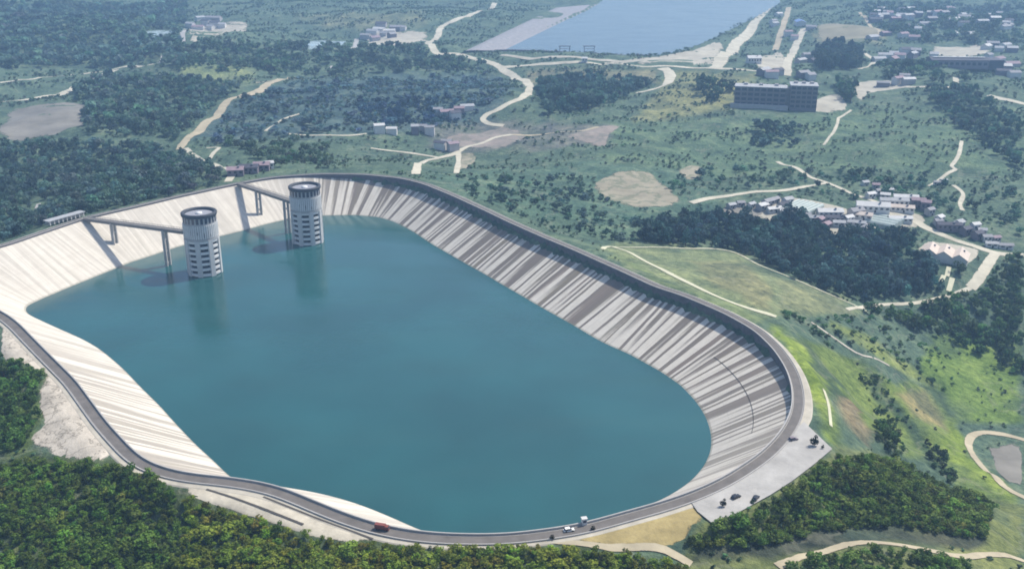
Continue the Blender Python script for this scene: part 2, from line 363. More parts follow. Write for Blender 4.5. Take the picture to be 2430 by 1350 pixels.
cp = np.vstack([cp, np.c_[ringp, np.full(len(ringp), R - 2.0)]])
far_pts = [(-3500, 3000, 30), (3500, 3000, 20), (0, 5500, 40), (-3500, 6500, 60), (3500, 6500, 60), (-2500, 900, 10), (2500, 900, -40), (-1500, -300, -10), (1500, -300, -40), (0, -400, -20), (0, 150, 6), (-250, 150, 0), (300, 180, -6)]
cp = np.vstack([cp, far_pts])
cxy, cz = cp[:, :2], cp[:, 2]
D = np.hypot(cxy[:, None, 0] - cxy[None, :, 0], cxy[:, None, 1] - cxy[None, :, 1])
n = len(cp); A = np.zeros((n + 1, n + 1)); A[:n, :n] = -np.sqrt(D * D + 144.0) + np.eye(n) * 14.0; A[:n, n] = 1; A[n, :n] = 1
coef = np.linalg.solve(A, np.r_[cz, 0])
def axis(a, b, st, lo, hi, g):
    c = list(np.arange(a, b + .1, st)); s = st; x = c[-1]
    while x < hi: s *= g; x += s; c.append(x)
    s = st; x = a; l = []
    while x > lo: s *= g; x -= s; l.append(x)
    return np.array(l[::-1] + c)
xs = axis(-420, 620, 4.0, -4200, 4200, 1.05); ys = axis(180, 1000, 4.0, -500, 7500, 1.028)
GX, GY = np.meshgrid(xs, ys)
Z = np.full(GX.shape, coef[n])
for k in range(n): Z += coef[k] * -np.sqrt((GX - cxy[k, 0]) ** 2 + (GY - cxy[k, 1]) ** 2 + 144.0)
wv = [(rng.uniform(0, 6.28), rng.uniform(0, 6.28), l) for l in (60, 75, 95, 120, 150, 190, 240, 300, 380, 480, 600, 800)]
far = np.clip((np.hypot(GX, GY) - 300) / 900, .25, 1)
NZ = np.zeros_like(Z)
for a, ph, l in wv: NZ += np.sin((GX * math.cos(a) + GY * math.sin(a)) * 6.283 / l + ph + 1.3 * np.sin((GX * math.sin(a) - GY * math.cos(a)) * 6.283 / (l * 1.7))) * l * .0090
# signed distance to the rim (negative inside)
sdist = np.full(GX.shape, 999.0)
bb = (GX > rim[:, 0].min() - 90) & (GX < rim[:, 0].max() + 90) & (GY > rim[:, 1].min() - 90) & (GY < rim[:, 1].max() + 90)
px_, py_ = GX[bb], GY[bb]; best = np.full(px_.shape, 1e9); ins = np.zeros(px_.shape, bool)
for k in range(NR):
    best = np.minimum(best, (px_ - rim[k, 0]) ** 2 + (py_ - rim[k, 1]) ** 2)
    x1, y1 = rim[k]; x2, y2 = rim[(k + 1) % NR]
    if y1 != y2: ins ^= ((y1 > py_) != (y2 > py_)) & (px_ < (x2 - x1) * (py_ - y1) / (y2 - y1) + x1)
best = np.sqrt(best); best[ins] *= -1; sdist[bb] = best
# gullies and folds running down the outer face on the right
_a, _b = P(1950, 850, 5)[:2], P(2230, 1130, -30)[:2]; _d = (_b - _a) / np.hypot(*(_b - _a))
gu = (GX - _a[0]) * -_d[1] + (GY - _a[1]) * _d[0]; ga = (GX - _a[0]) * _d[0] + (GY - _a[1]) * _d[1]
gw = np.exp(-((gu / 95) ** 2 + ((ga - 60) / 150) ** 2)) * np.clip((sdist - 22) / 20, 0, 1)
Z += gw * (5.0 * (1 - 2 * np.abs(np.sin(gu / 24 + .9 * np.sin(ga / 47) + .4))) + 2.4 * np.sin(gu / 9.5 + 1.4 * np.sin(ga / 21)))
# flat basin of the far lake and the paved terrace
lake_px = [(1150,124),(1215,121),(1300,124),(1400,129),(1480,134),(1545,134),(1610,124),(1660,106),(1710,84),(1760,58),(1812,32),(1850,10),(1870,-40),(1500,-60),(1440,-5),(1395,25),(1290,72)]
lake = P(*zip(*lake_px), -3.0)[:, :2]
def inside(poly, X, Y):
    r = np.zeros(X.shape, bool); m = len(poly)
    for k in range(m):
        x1, y1 = poly[k]; x2, y2 = poly[(k + 1) % m]
        if y1 != y2: r ^= ((y1 > Y) != (y2 > Y)) & (X < (x2 - x1) * (Y - y1) / (y2 - y1) + x1)
    return r
def polydist(poly, X, Y):
    b = np.full(X.shape, 1e9); m = len(poly)
    for k in range(m):
        a, c = poly[k], poly[(k + 1) % m]; d = c - a; L2 = (d * d).sum()
        t = np.clip(((X - a[0]) * d[0] + (Y - a[1]) * d[1]) / L2, 0, 1)
        b = np.minimum(b, np.hypot(X - a[0] - t * d[0], Y - a[1] - t * d[1]))
    return np.where(inside(poly, X, Y), -b, b)
park_px = [(1893,1012),(1908,1000),(1975,1064),(1935,1098),(1880,1140),(1830,1172),(1770,1205),(1720,1232),(1690,1240),(1655,1212),(1640,1190),(1720,1150),(1800,1100),(1850,1058)]
park = P(*zip(*park_px), R)[:, :2]
ld = polydist(lake, GX, GY); pdst = polydist(park, GX, GY)
damp = np.clip((sdist - 10) / 40, 0, 1) * np.clip(ld / 60, 0, 1)
Z += NZ * far * damp
def sstep(x): x = np.clip(x, 0, 1); return x * x * (3 - 2 * x)
Z = np.where(ld < 0, np.minimum(Z, -5.0), Z); k_ = sstep(ld / 40); Z = np.where(ld >= 0, Z * k_ + (1 - k_) * -1.5, Z)
k_ = sstep(pdst / 10); Z = np.where(pdst < 10, np.where(pdst < 0, R - .5, Z * k_ + (R - .6) * (1 - k_)), Z)
k_ = sstep((sdist - 11) / 12); Z = np.where(sdist > 0, np.where(sdist < 11, R - .8, Z * k_ + (R - .8) * (1 - k_)), np.maximum(R - 4 - 1.1 * (-sdist), -30))
def h(x, y):
    x = np.asarray(x, float); y = np.asarray(y, float)
    i = np.clip(np.searchsorted(xs, x) - 1, 0, len(xs) - 2); j = np.clip(np.searchsorted(ys, y) - 1, 0, len(ys) - 2)
    a = (x - xs[i]) / (xs[i + 1] - xs[i]); b = (y - ys[j]) / (ys[j + 1] - ys[j])
    return Z[j, i] * (1 - a) * (1 - b) + Z[j, i + 1] * a * (1 - b) + Z[j + 1, i] * (1 - a) * b + Z[j + 1, i + 1] * a * b
_T = np.concatenate([np.arange(200, 900, 1.0), np.arange(900, 9000, 4.0)])
def G(px, py):
    u = (px - 1215) / FPX; v = (675 - py) / FPX; c, s = math.cos(PITCH), math.sin(PITCH)
    d = np.array([u, c + v * s, -s + v * c]); d /= np.linalg.norm(d)
    X = d[0] * _T; Y = d[1] * _T; zz = CAM_H + d[2] * _T; g = zz - h(X, Y)
    k = np.argmax(g < 0)
    if g[k] >= 0: k = len(_T) - 1
    t = _T[k] if k == 0 else _T[k - 1] + (_T[k] - _T[k - 1]) * g[k - 1] / (g[k - 1] - g[k] + 1e-9)
    return np.array([d[0] * t, d[1] * t, CAM_H + d[2] * t])
GPX, GPY, GD = proj(GX, GY, Z)

# ground cover colour of each stretch of land
COVER = [  # polygon in photo pixels, colour, weight
 ([(1430,592),(1450,584),(1600,588),(1740,598),(1830,640),(1950,690),(2060,742),(1960,745),(1840,750),(1640,690),(1500,625)], (.175,.205,.115)),
 ([(1640,620),(1760,625),(1830,680),(1830,735),(1700,680)], (.215,.205,.115)),
 ([(1450,600),(1640,690),(1840,752),(1800,765),(1600,690),(1470,630)], (.17,.21,.10)),
 ([(1850,660),(1950,690),(2020,740),(1860,740)], (.20,.21,.12)),
 ([(1830,770),(1890,800),(1950,860),(1975,960),(2000,1040),(2060,1100),(2200,1150),(2400,1230),(2420,1350),(2340,1300),(2200,1180),(1980,1060),(1900,900)], (.17,.235,.022)),
 ([(2050,1000),(2150,1020),(2280,1160),(2400,1210),(2420,1180),(2300,1080),(2280,1000),(2150,900)], (.175,.24,.024)),
 ([(1880,800),(2050,860),(2200,960),(2260,1080),(2150,1090),(2040,1000),(1960,900)], (.135,.185,.035)),
 ([(2200,800),(2420,780),(2420,1000),(2280,1000),(2180,880)], (.115,.185,.025)),
 ([(1430,300),(1700,280),(2000,260),(2420,260),(2420,420),(2000,400),(1700,430),(1430,420)], (.078,.132,.088)),
 ([(1000,420),(1400,380),(1700,420),(1700,560),(1400,560),(1150,480)], (.06,.115,.095)),
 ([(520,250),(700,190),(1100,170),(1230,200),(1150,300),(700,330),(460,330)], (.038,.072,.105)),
 ([(1000,300),(1230,290),(1450,300),(1450,340),(1040,370)], (.13,.125,.14)),
 ([(1240,165),(1560,165),(1560,200),(1250,200)], (.19,.175,.125)),
 ([(1600,170),(1800,175),(1750,260),(1500,290),(1560,215)], (.22,.22,.11)),
 ([(1950,60),(2100,70),(2090,105),(1930,105)], (.21,.20,.14)),
 ([(420,160),(600,150),(600,200),(450,200)], (.18,.22,.11)),
 ([(20,30),(430,30),(430,160),(20,160)], (.06,.09,.06)),
 ([(700,40),(1000,30),(1020,60),(800,70)], (.17,.18,.12)),
 ([(0,1075),(330,1085),(420,1150),(560,1195),(800,1262),(1000,1290),(1330,1290),(1640,1340),(0,1370)], (.06,.075,.02)),
 ([(1990,1050),(2110,1085),(2250,1170),(2430,1200),(2430,1360),(1600,1360),(1640,1250),(1840,1180)], (.15,.165,.05)),
 ([(1640,1300),(1720,1290),(1860,1276),(2000,1250),(2100,1246),(2200,1262),(2335,1270),(2345,1292),(2290,1312),(2200,1298),(2100,1284),(1990,1294),(1850,1324),(1640,1330)], (.028,.022,.024)),  # steep bank below the knoll wood, its shade put into the cover colour
 ([(1888,800),(1905,808),(1958,866),(2012,940),(2062,1000),(2120,1070),(2108,1078),(2046,1016),(1990,955),(1935,885)], (.028,.055,.03)),
 ([(2045,868),(2062,872),(2110,930),(2160,1000),(2215,1080),(2240,1130),(2225,1132),(2190,1080),(2130,1000),(2080,930)], (.03,.06,.035)),
 ([(2185,905),(2240,935),(2262,985),(2252,990),(2222,950),(2180,918)], (.028,.055,.03)),
 ([(1960,760),(2060,800),(2160,870),(2230,910),(2220,922),(2140,885),(2040,815),(1950,772)], (.17,.21,.06)),
 ([(1985,945),(2030,955),(2075,1030),(2060,1060),(2010,1010)], (.24,.17,.11)),
 ([(2130,935),(2180,920),(2250,1000),(2235,1030),(2180,1000)], (.23,.19,.09)),
 ([(0,840),(130,880),(100,1000),(80,1080),(0,1080)], (.09,.13,.03)),
]
cov = np.empty(GX.shape + (4,)); cov[..., :3] = (.066, .108, .086); cov[..., 3] = 1
def nz(X, Y, sc, sd):
    r = np.random.default_rng(sd); o = np.zeros(X.shape)
    for k in range(10):
        a, p, l = r.uniform(0, 6.28), r.uniform(0, 6.28), sc * r.uniform(.5, 1.8)
        o += np.sin((X * math.cos(a) + Y * math.sin(a)) * 6.283 / l + p)
    return o / 10 ** .5
wob = nz(GX, GY, 40, 5); wob2 = nz(GX, GY, 45, 9)
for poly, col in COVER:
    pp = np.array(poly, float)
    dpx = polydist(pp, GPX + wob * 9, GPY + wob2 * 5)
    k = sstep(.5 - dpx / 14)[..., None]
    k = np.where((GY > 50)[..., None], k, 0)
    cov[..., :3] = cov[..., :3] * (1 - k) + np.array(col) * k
NXg, NYg = len(xs), len(ys)
ids = np.arange(NXg * NYg).reshape(NYg, NXg)
quads = np.stack([ids[:-1, :-1], ids[:-1, 1:], ids[1:, 1:], ids[1:, :-1]], -1).reshape(-1, 4)
def np_mesh(name, V, Q, mat, smooth=False, tint=None):
    me = bpy.data.meshes.new(name); k = Q.shape[1]
    me.vertices.add(len(V)); me.vertices.foreach_set('co', np.ascontiguousarray(V, np.float32).ravel())
    me.loops.add(Q.size); me.loops.foreach_set('vertex_index', np.ascontiguousarray(Q, np.int32).ravel())
    me.polygons.add(len(Q)); me.polygons.foreach_set('loop_start', np.arange(0, Q.size, k, dtype=np.int32))
    me.polygons.foreach_set('loop_total', np.full(len(Q), k, np.int32))
    if smooth: me.polygons.foreach_set('use_smooth', np.ones(len(Q), bool))
    if tint is not None:
        a = me.attributes.new(tint[0], 'FLOAT_COLOR', 'POINT'); a.data.foreach_set('color', np.ascontiguousarray(tint[1], np.float32).ravel())
    me.materials.append(mat); me.update(calc_edges=True); me.validate()
    o = bpy.data.objects.new(name, me); C.objects.link(o); return o
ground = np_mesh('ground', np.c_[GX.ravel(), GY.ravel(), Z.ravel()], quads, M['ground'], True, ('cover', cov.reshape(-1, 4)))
tag(ground, kind='structure')

# ------------------------------------------------------------------ reservoir: water, lining, parapets, crest road
def ring_strip(name, rows, mat, parent=None, smooth=False, uvs=None, weather_=None, i0=0, i1=NR):
    """rows: list of (NR,3) arrays, lofted around the rim from index i0 to i1 (closed when it covers all)"""
    full = (i1 - i0) >= NR; ii = [i % NR for i in range(i0, i1 + (0 if full else 1))]; m = len(ii); k = len(rows)
    V = np.stack([r[ii] for r in rows], 1).reshape(-1, 3); Fs = []
    for i in range(m if full else m - 1):
        j = (i + 1) % m
        for q in range(k - 1): Fs.append((i * k + q, i * k + q + 1, j * k + q + 1, j * k + q))
    o = mesh_obj(name, V, Fs, mat, parent, smooth); me = o.data
    if uvs is not None:
        per = _L[-1] / NR; uvl = me.uv_layers.new(name='uv')
        for p in me.polygons:
            for li in p.loop_indices:
                vi = me.loops[li].vertex_index; i, q = divmod(vi, k)
                uu = (i0 + i) * per
                if full and i == 0 and max(me.loops[l].vertex_index for l in p.loop_indices) >= (m - 1) * k: uu = NR * per
                uvl.data[li].uv = (uu, uvs[q])
        at = me.attributes.new('weather', 'FLOAT', 'POINT')
        at.data.foreach_set('value', np.repeat(weather_[ii], k).astype(np.float32))
    return o
def off(d, z):
    z = np.broadcast_to(np.asarray(z, float), (NR,))
    return np.c_[rim + nout * (np.broadcast_to(np.asarray(d, float), (NR,)))[:, None], z]
dam = thing('reservoir_dam', 'oval concrete-faced dam ringing the teal reservoir, white on the left and streaked on the right', 'dam', (0, 0, 0))
rows, uvv = [], []
for q in range(9):
    t = q / 8 * 1.35
    base = rim * (1 - t) + wat * t
    rows.append(np.c_[base, (R - hw) * (1 - t)]); uvv.append(t * 46.0)
kx = int(np.hypot(rim_px[:, 0] - 760, rim_px[:, 1] - 414).argmin()); ky = int(np.hypot(rim_px[:, 0] - 1563, rim_px[:, 1] - 1192).argmin())
o = ring_strip('slope_lining', rows, M['lining'], dam, True, uvv, weather, kx, ky); tag(o, 'grey concrete slope lining striped with dark stains')
o = ring_strip('slope_lining', rows, M['lining'], dam, True, uvv, weather, ky, kx + NR); tag(o, 'nearly white concrete slope lining')
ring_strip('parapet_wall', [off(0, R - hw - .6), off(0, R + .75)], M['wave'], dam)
ring_strip('coping', [off(-.08, R + .7), off(-.08, R + .95), off(.5, R + .95), off(.5, R - .3)], M['kerb'], dam)
ring_strip('outer_kerb', [off(5.9, R - .3), off(5.9, R + .3), off(6.2, R + .3), off(6.2, R - 1.5)], M['kerb'], dam)
wid_out = along([((104,552),1.2),((700,418),1.0),((1485,650),1.0),((1790,785),1.2),((1865,875),1.6),((1875,981),2.6),((1839,1039),1.2),((1200,1267),1.0),((600,1140),2.0),((324,1075),1.5),((47,768),1.0)])
tag(ring_strip('verge', [off(6.15, R - .35), off(7.0 + wid_out, R - .45), off(8.6 + wid_out * 1.7, R - 2.2)], M['shoulder']), kind='structure')
tag(ring_strip('crest_road', [off(.4, R - .02), off(2, R), off(3.2, R + .04), off(4.6, R), off(5.95, R - .02)], M['asphalt']), kind='structure')
for d in (.9, 5.5):
    tag(ring_strip('road_marking', [off(d - .14, R + .03), off(d + .14, R + .03)], M['kerb']), kind='structure')
tag(mesh_obj('reservoir_water', np.c_[(wat - nout * -1.2), np.zeros(NR)], [tuple(range(NR))], M['water']), kind='structure')
# thin horizontal joint on the streaked slope
ja = int(np.hypot(rim_px[:, 0] - 1775, rim_px[:, 1] - 775).argmin()); jb = int(np.hypot(rim_px[:, 0] - 1872, rim_px[:, 1] - 990).argmin())
def onslope(t, up): b = rim * (1 - t) + wat * t; return np.c_[b, (R - hw) * (1 - t) + up]
ring_strip('slope_joint', [onslope(.46, .12), onslope(.468, .12)], M['drain'], dam, False, None, None, ja, jb)

# ------------------------------------------------------------------ draped sheets: roads, yards, bare soil
def catmull(pts, step):
    p = np.asarray(pts, float)
    if len(p) < 3:
        k = max(2, int(np.hypot(*(p[-1] - p[0])) / step)); return p[0] + (p[-1] - p[0]) * np.linspace(0, 1, k)[:, None]
    q = np.vstack([2 * p[0] - p[1], p, 2 * p[-1] - p[-2]]); out = []
    for i in range(1, len(q) - 2):
        k = max(2, int(np.hypot(*(q[i + 1] - q[i])) / step))
        for t in np.linspace(0, 1, k, endpoint=False):
            a, b, c, d = q[i - 1:i + 3]
            out.append(.5 * (2 * b + (c - a) * t + (2 * a - 5 * b + 4 * c - d) * t * t + (3 * b - a - 3 * c + d) * t ** 3))
    out.append(p[-1]); return np.array(out)
road_lines = []
def road(name, pts, w, mat, lift=.35, w2=None):
    g = np.array([G(*p)[:2] for p in pts]); c = catmull(g, 5.0)
    t = np.gradient(c, axis=0); t /= np.maximum(np.linalg.norm(t, axis=1), 1e-6)[:, None]; nn = np.c_[-t[:, 1], t[:, 0]]
    ww = np.linspace(w, w2 if w2 else w, len(c)); road_lines.append((c, max(w, w2 or 0)))
    V, Fs = [], []; offs = (-.5, -.25, 0, .25, .5)
    jit = np.convolve(rng.normal(0, .08, len(c) + 4), np.ones(5) / 5, 'valid')
    for i in range(len(c)):
        for o_ in offs:
            q = c[i] + nn[i] * ww[i] * (o_ * (1 + jit[i])); V.append((q[0], q[1], float(h(*q)) + lift))
    for i in range(len(c) - 1):
        for q in range(4): Fs.append((i * 5 + q, i * 5 + q + 1, (i + 1) * 5 + q + 1, (i + 1) * 5 + q))
    o = mesh_obj(name, V, Fs, M[mat], None, True); e = o.data.attributes.new('edge', 'FLOAT', 'POINT'); e.data.foreach_set('value', np.tile([1.0, .3, 0, .3, 1.0], len(c)).astype(np.float32))
    return tag(o, kind='structure')
patch_polys = []
def patch(name, pts, mat, lift=.25, rough=.06, rings=7, zf=None):
    g = np.array([G(*p)[:2] for p in pts]) if zf is None else P(*zip(*pts), zf)[:, :2]
    g = catmull(np.vstack([g, g[:1]]), 6.0)[:-1]; patch_polys.append(g); c = g.mean(0); m = len(g)
    j = np.convolve(np.r_[rng.normal(0, 1, m)][np.arange(-3, m + 3) % m], np.ones(7) / 7, 'valid')
    g = c + (g - c) * (1 + rough * j * 1.6)[:, None]
    V = [(c[0], c[1], float(h(*c)) + lift)]; Fs = []
    for r in range(1, rings + 1):
        q = c + (g - c) * (r / rings); zz = h(q[:, 0], q[:, 1]) + (lift if r < rings else -.05)
        V += [(a, b, float(z)) for (a, b), z in zip(q, zz)]
    for i in range(m):
        k = (i + 1) % m; Fs.append((0, 1 + i, 1 + k))
        for r in range(rings - 1): Fs.append((1 + r * m + i, 1 + (r + 1) * m + i, 1 + (r + 1) * m + k, 1 + r * m + k))
    o = mesh_obj(name, V, Fs, M[mat], None, True)
    e = o.data.attributes.new('edge', 'FLOAT', 'POINT'); e.data.foreach_set('value', np.r_[0.0, np.repeat((np.arange(1, rings + 1) / rings) ** 2.5, m)].astype(np.float32))
    return tag(o, kind='structure')
ROADS = [
 ('road', [(0,243),(60,238),(110,229),(145,225),(185,203),(230,183),(275,166)], 13, 'conc_road'),
 ('road', [(195,177),(230,172),(275,164),(310,158),(362,154)], 11, 'conc_road'),
 ('path', [(0,197),(60,190),(110,184),(175,177)], 5, 'conc_road'),
 ('road', [(425,355),(450,325),(490,290),(540,240),(580,228),(625,210),(695,186)], 11, 'dirt_road', 16),
 ('road', [(600,197),(650,192),(700,184)], 9, 'dirt_road'),
 ('road', [(440,352),(458,368),(482,384),(520,398),(548,408),(541,432)], 7, 'conc_road'),
 ('path', [(490,352),(520,351),(505,366),(497,378)], 5, 'conc_road'),
 ('road', [(1175,8),(1140,26),(1085,46),(1047,66),(1040,84),(1017,104),(1030,121),(1060,128),(1095,131),(1140,143),(1182,157),(1196,168)], 15, 'conc_road'),
 ('road', [(1196,168),(1222,184),(1250,196),(1260,208),(1240,232),(1192,255),(1160,270),(1146,284),(1162,295),(1195,299)], 18, 'conc_road', 9),
 ('road', [(1180,160),(1300,152),(1420,153),(1500,156),(1560,158),(1680,162),(1800,170)], 11, 'conc_road'),
 ('road', [(1572,162),(1590,176),(1582,200),(1545,214),(1510,222)], 22, 'conc_road', 8),
 ('road', [(1700,163),(1740,118),(1780,74),(1815,30),(1840,0)], 26, 'conc_road', 20),
 ('road', [(1866,180),(1868,152),(1882,126),(1897,90),(1908,68)], 16, 'conc_road'),
 ('road', [(1840,120),(1850,88),(1862,50),(1872,18)], 14, 'dirt_road'),
 ('road', [(986,414),(1000,388),(1040,376),(1082,364),(1120,346),(1165,331),(1215,320)], 9, 'conc_road', 7),
 ('path', [(1083,412),(1088,385),(1088,364)], 6, 'conc_road'),
 ('path', [(880,352),(960,362),(1040,374)], 5, 'conc_road'),
 ('path', [(630,312),(650,298),(672,284),(722,268)], 4, 'conc_road'),
 ('path', [(680,318),(740,322),(800,322),(870,318)], 4, 'conc_road'),
 ('path', [(1215,320),(1300,318),(1370,312),(1420,302)], 6, 'dirt_road'),
 ('road', [(1640,482),(1700,469),(1790,456),(1870,451),(1965,434)], 7, 'conc_road'),
 ('path', [(1845,384),(1900,405),(1950,430),(2010,455),(2085,482),(2115,500)], 6, 'conc_road'),
 ('road', [(2115,500),(2160,516),(2190,537),(2222,552),(2270,572),(2310,584),(2368,602),(2440,608)], 9, 'conc_road'),
 ('road', [(2362,602),(2340,635),(2320,665),(2303,684)], 9, 'conc_road'),
 ('path', [(2303,684),(2260,700),(2215,712),(2130,722),(2060,728),(2010,735)], 4, 'conc_road'),
 ('path', [(2020,262),(1992,280),(1985,300),(1955,345)], 4, 'conc_road'),
 ('path', [(2282,335),(2276,365),(2258,395),(2268,402),(2245,415),(2205,442)], 4.5, 'conc_road'),
 ('path', [(2262,440),(2285,460),(2278,485),(2284,500)], 4.5, 'conc_road'),
 ('road', [(2345,227),(2380,236),(2440,250)], 11, 'conc_road'),
 ('road', [(2150,207),(2210,206),(2262,205),(2268,185)], 9, 'conc_road'),
 ('path', [(2040,112),(2062,135),(2078,148),(2040,165)], 9, 'conc_road'),
 ('path', [(2040,30),(2062,58),(2088,78),(2082,90)], 8, 'dirt_road'),
 ('path', [(2224,630),(2217,648)], 3.5, 'pathline'), ('path', [(2252,634),(2247,656)], 3.5, 'pathline'), ('path', [(2240,654),(2233,670)], 3.5, 'pathline'), ('path', [(2260,660),(2251,692)], 4, 'pathline'),
 ('road', [(2460,1052),(2410,1038),(2360,1028),(2325,1027),(2300,1043),(2306,1075),(2338,1116),(2380,1152),(2450,1190)], 5.0, 'dirt_road'),
 ('road', [(1845,1345),(1900,1322),(1960,1308),(2050,1287),(2120,1291),(2200,1305),(2300,1321),(2390,1318),(2460,1345)], 4.2, 'dirt_road'),
 ('road', [(1300,1284),(1380,1290),(1450,1300),(1530,1298),(1580,1306),(1640,1340)], 3.6, 'dirt_road'),
 ('path', [(1430,592),(1452,586),(1530,620),(1640,675),(1730,716),(1842,752)], 3.6, 'pathline'),
 ('path', [(1452,586),(1600,589),(1740,599),(1830,641),(1950,691),(2060,741)], 2.2, 'pathline'),
 ('path', [(1925,765),(1990,810),(2050,845),(2110,868)], 1.8, 'shoulder'),
 ('path', [(1955,925),(1966,960),(1972,1012)], 1.5, 'pathline'),
 ('path', [(440,70),(434,100)], 9, 'kerb'), ('path', [(846,93),(838,126)], 9, 'kerb'), ('path', [(388,132),(378,150)], 8, 'kerb'), ('path', [(790,157),(780,172)], 7, 'kerb'), ('path', [(92,484),(86,500),(76,516)], 4, 'kerb'),
]
for r in ROADS: road(r[0], r[1], r[2], r[3], .35, r[4] if len(r) > 4 else None)
PATCHES = [
 ('bare_ground', [(1400,442),(1440,420),(1500,404),(1545,410),(1562,428),(1600,458),(1622,478),(1585,492),(1535,497),(1495,490),(1470,484),(1430,468)], 'tan'),
 ('bare_ground', [(1610,405),(1640,391),(1672,400),(1660,420),(1635,428)], 'tan'),
 ('bare_ground', [(1340,325),(1400,306),(1468,300),(1445,320),(1430,348),(1372,335)], 'pink'),
 ('bare_ground', [(1095,366),(1130,370),(1112,398),(1088,402)], 'tan'),
 ('yard', [(870,84),(930,70),(1000,74),(1022,94),(965,106),(880,112)], 'yard'),
 ('yard', [(445,60),(520,52),(585,56),(560,75),(480,96),(450,100)], 'yard'),
 ('yard', [(2010,200),(2080,190),(2150,195),(2165,205),(2110,214),(2060,222),(2040,238)], 'yard'),
 ('yard', [(1932,238),(1980,225),(2012,255),(1990,266),(1925,262)], 'yard'),
 ('yard', [(2215,112),(2320,110),(2345,128),(2230,134)], 'yard'),
 ('field', [(1940,60),(2070,66),(2092,86),(2030,96),(1945,100)], 'field'),
 ('field', [(20,258),(150,242),(205,252),(185,300),(90,330),(0,332)], 'grayfield'),
 ('yard', [(1780,135),(1850,120),(1860,160),(1800,165)], 'yard'),
 ('rock_cut', [(118,872),(172,918),(226,978),(296,1058),(350,1100),(250,1100),(150,1090),(66,1066),(74,1032),(100,1008),(84,950)], 'rock'),
 ('rock_cut', [(5,762),(44,788),(92,838),(135,884),(110,892),(50,862),(5,850)], 'rock'),
 ('dry_grass_bank', [(1340,1276),(1420,1258),(1500,1240),(1590,1212),(1650,1204),(1672,1224),(1640,1252),(1592,1290),(1480,1294),(1390,1288)], 'gold'),
 ('bank', [(400,1132),(480,1146),(560,1160),(660,1182),(740,1212),(830,1248),(915,1274),(880,1296),(760,1276),(640,1242),(540,1208),(440,1168)], 'bank'),
 ('village_ground', [(1790,478),(1860,470),(1960,482),(2060,505),(2130,498),(2210,515),(2170,545),(2090,545),(1990,560),(1900,525),(1800,520)], 'yard'),
 ('village_ground', [(2180,590),(2215,572),(2320,590),(2300,625),(2240,632),(2200,620)], 'yard'),
 ('bare_ground', [(1720,483),(1800,484),(1815,505),(1790,515),(1720,508)], 'grayfield'),
 ('bare_ground', [(1195,300),(1250,322),(1215,345),(1130,350),(1040,345),(1080,318)], 'pink'),
 ('bank', [(1430,150),(1530,141),(1600,132),(1650,118),(1695,100),(1718,104),(1700,140),(1672,158),(1560,154)], 'yard'),
 ('bare_ground', [(2345,1060),(2420,1058),(2420,1150),(2370,1120)], 'grayfield'),
]
for nme, pts, mt in PATCHES: patch(nme, pts, mt)
for pts in ([(625,1180),(690,1206),(760,1234),(820,1256),(885,1280)], [(490,1162),(560,1184),(640,1214),(720,1246)]):
    road('drain', pts, 1.0, 'drain', .45)
# paved apron beside the crest road
def flat_sheet(name, poly, z, mat):
    return tag(mesh_obj(name, [(a, b, z) for a, b in poly], [tuple(range(len(poly)))], M[mat]), kind='structure')
flat_sheet('parking_pavement', park, R - .06, 'pave')
flat_sheet('lake_water', lake, -3.0, 'water2')
for pts in ([(325,78),(408,73),(412,88),(380,96),(328,99)], [(728,100),(820,98),(812,108),(770,112),(732,120)], [(328,408),(375,405),(380,415),(330,428)]):
    patch('pond_water', pts, 'pond', .3, .02)
exec_later = []

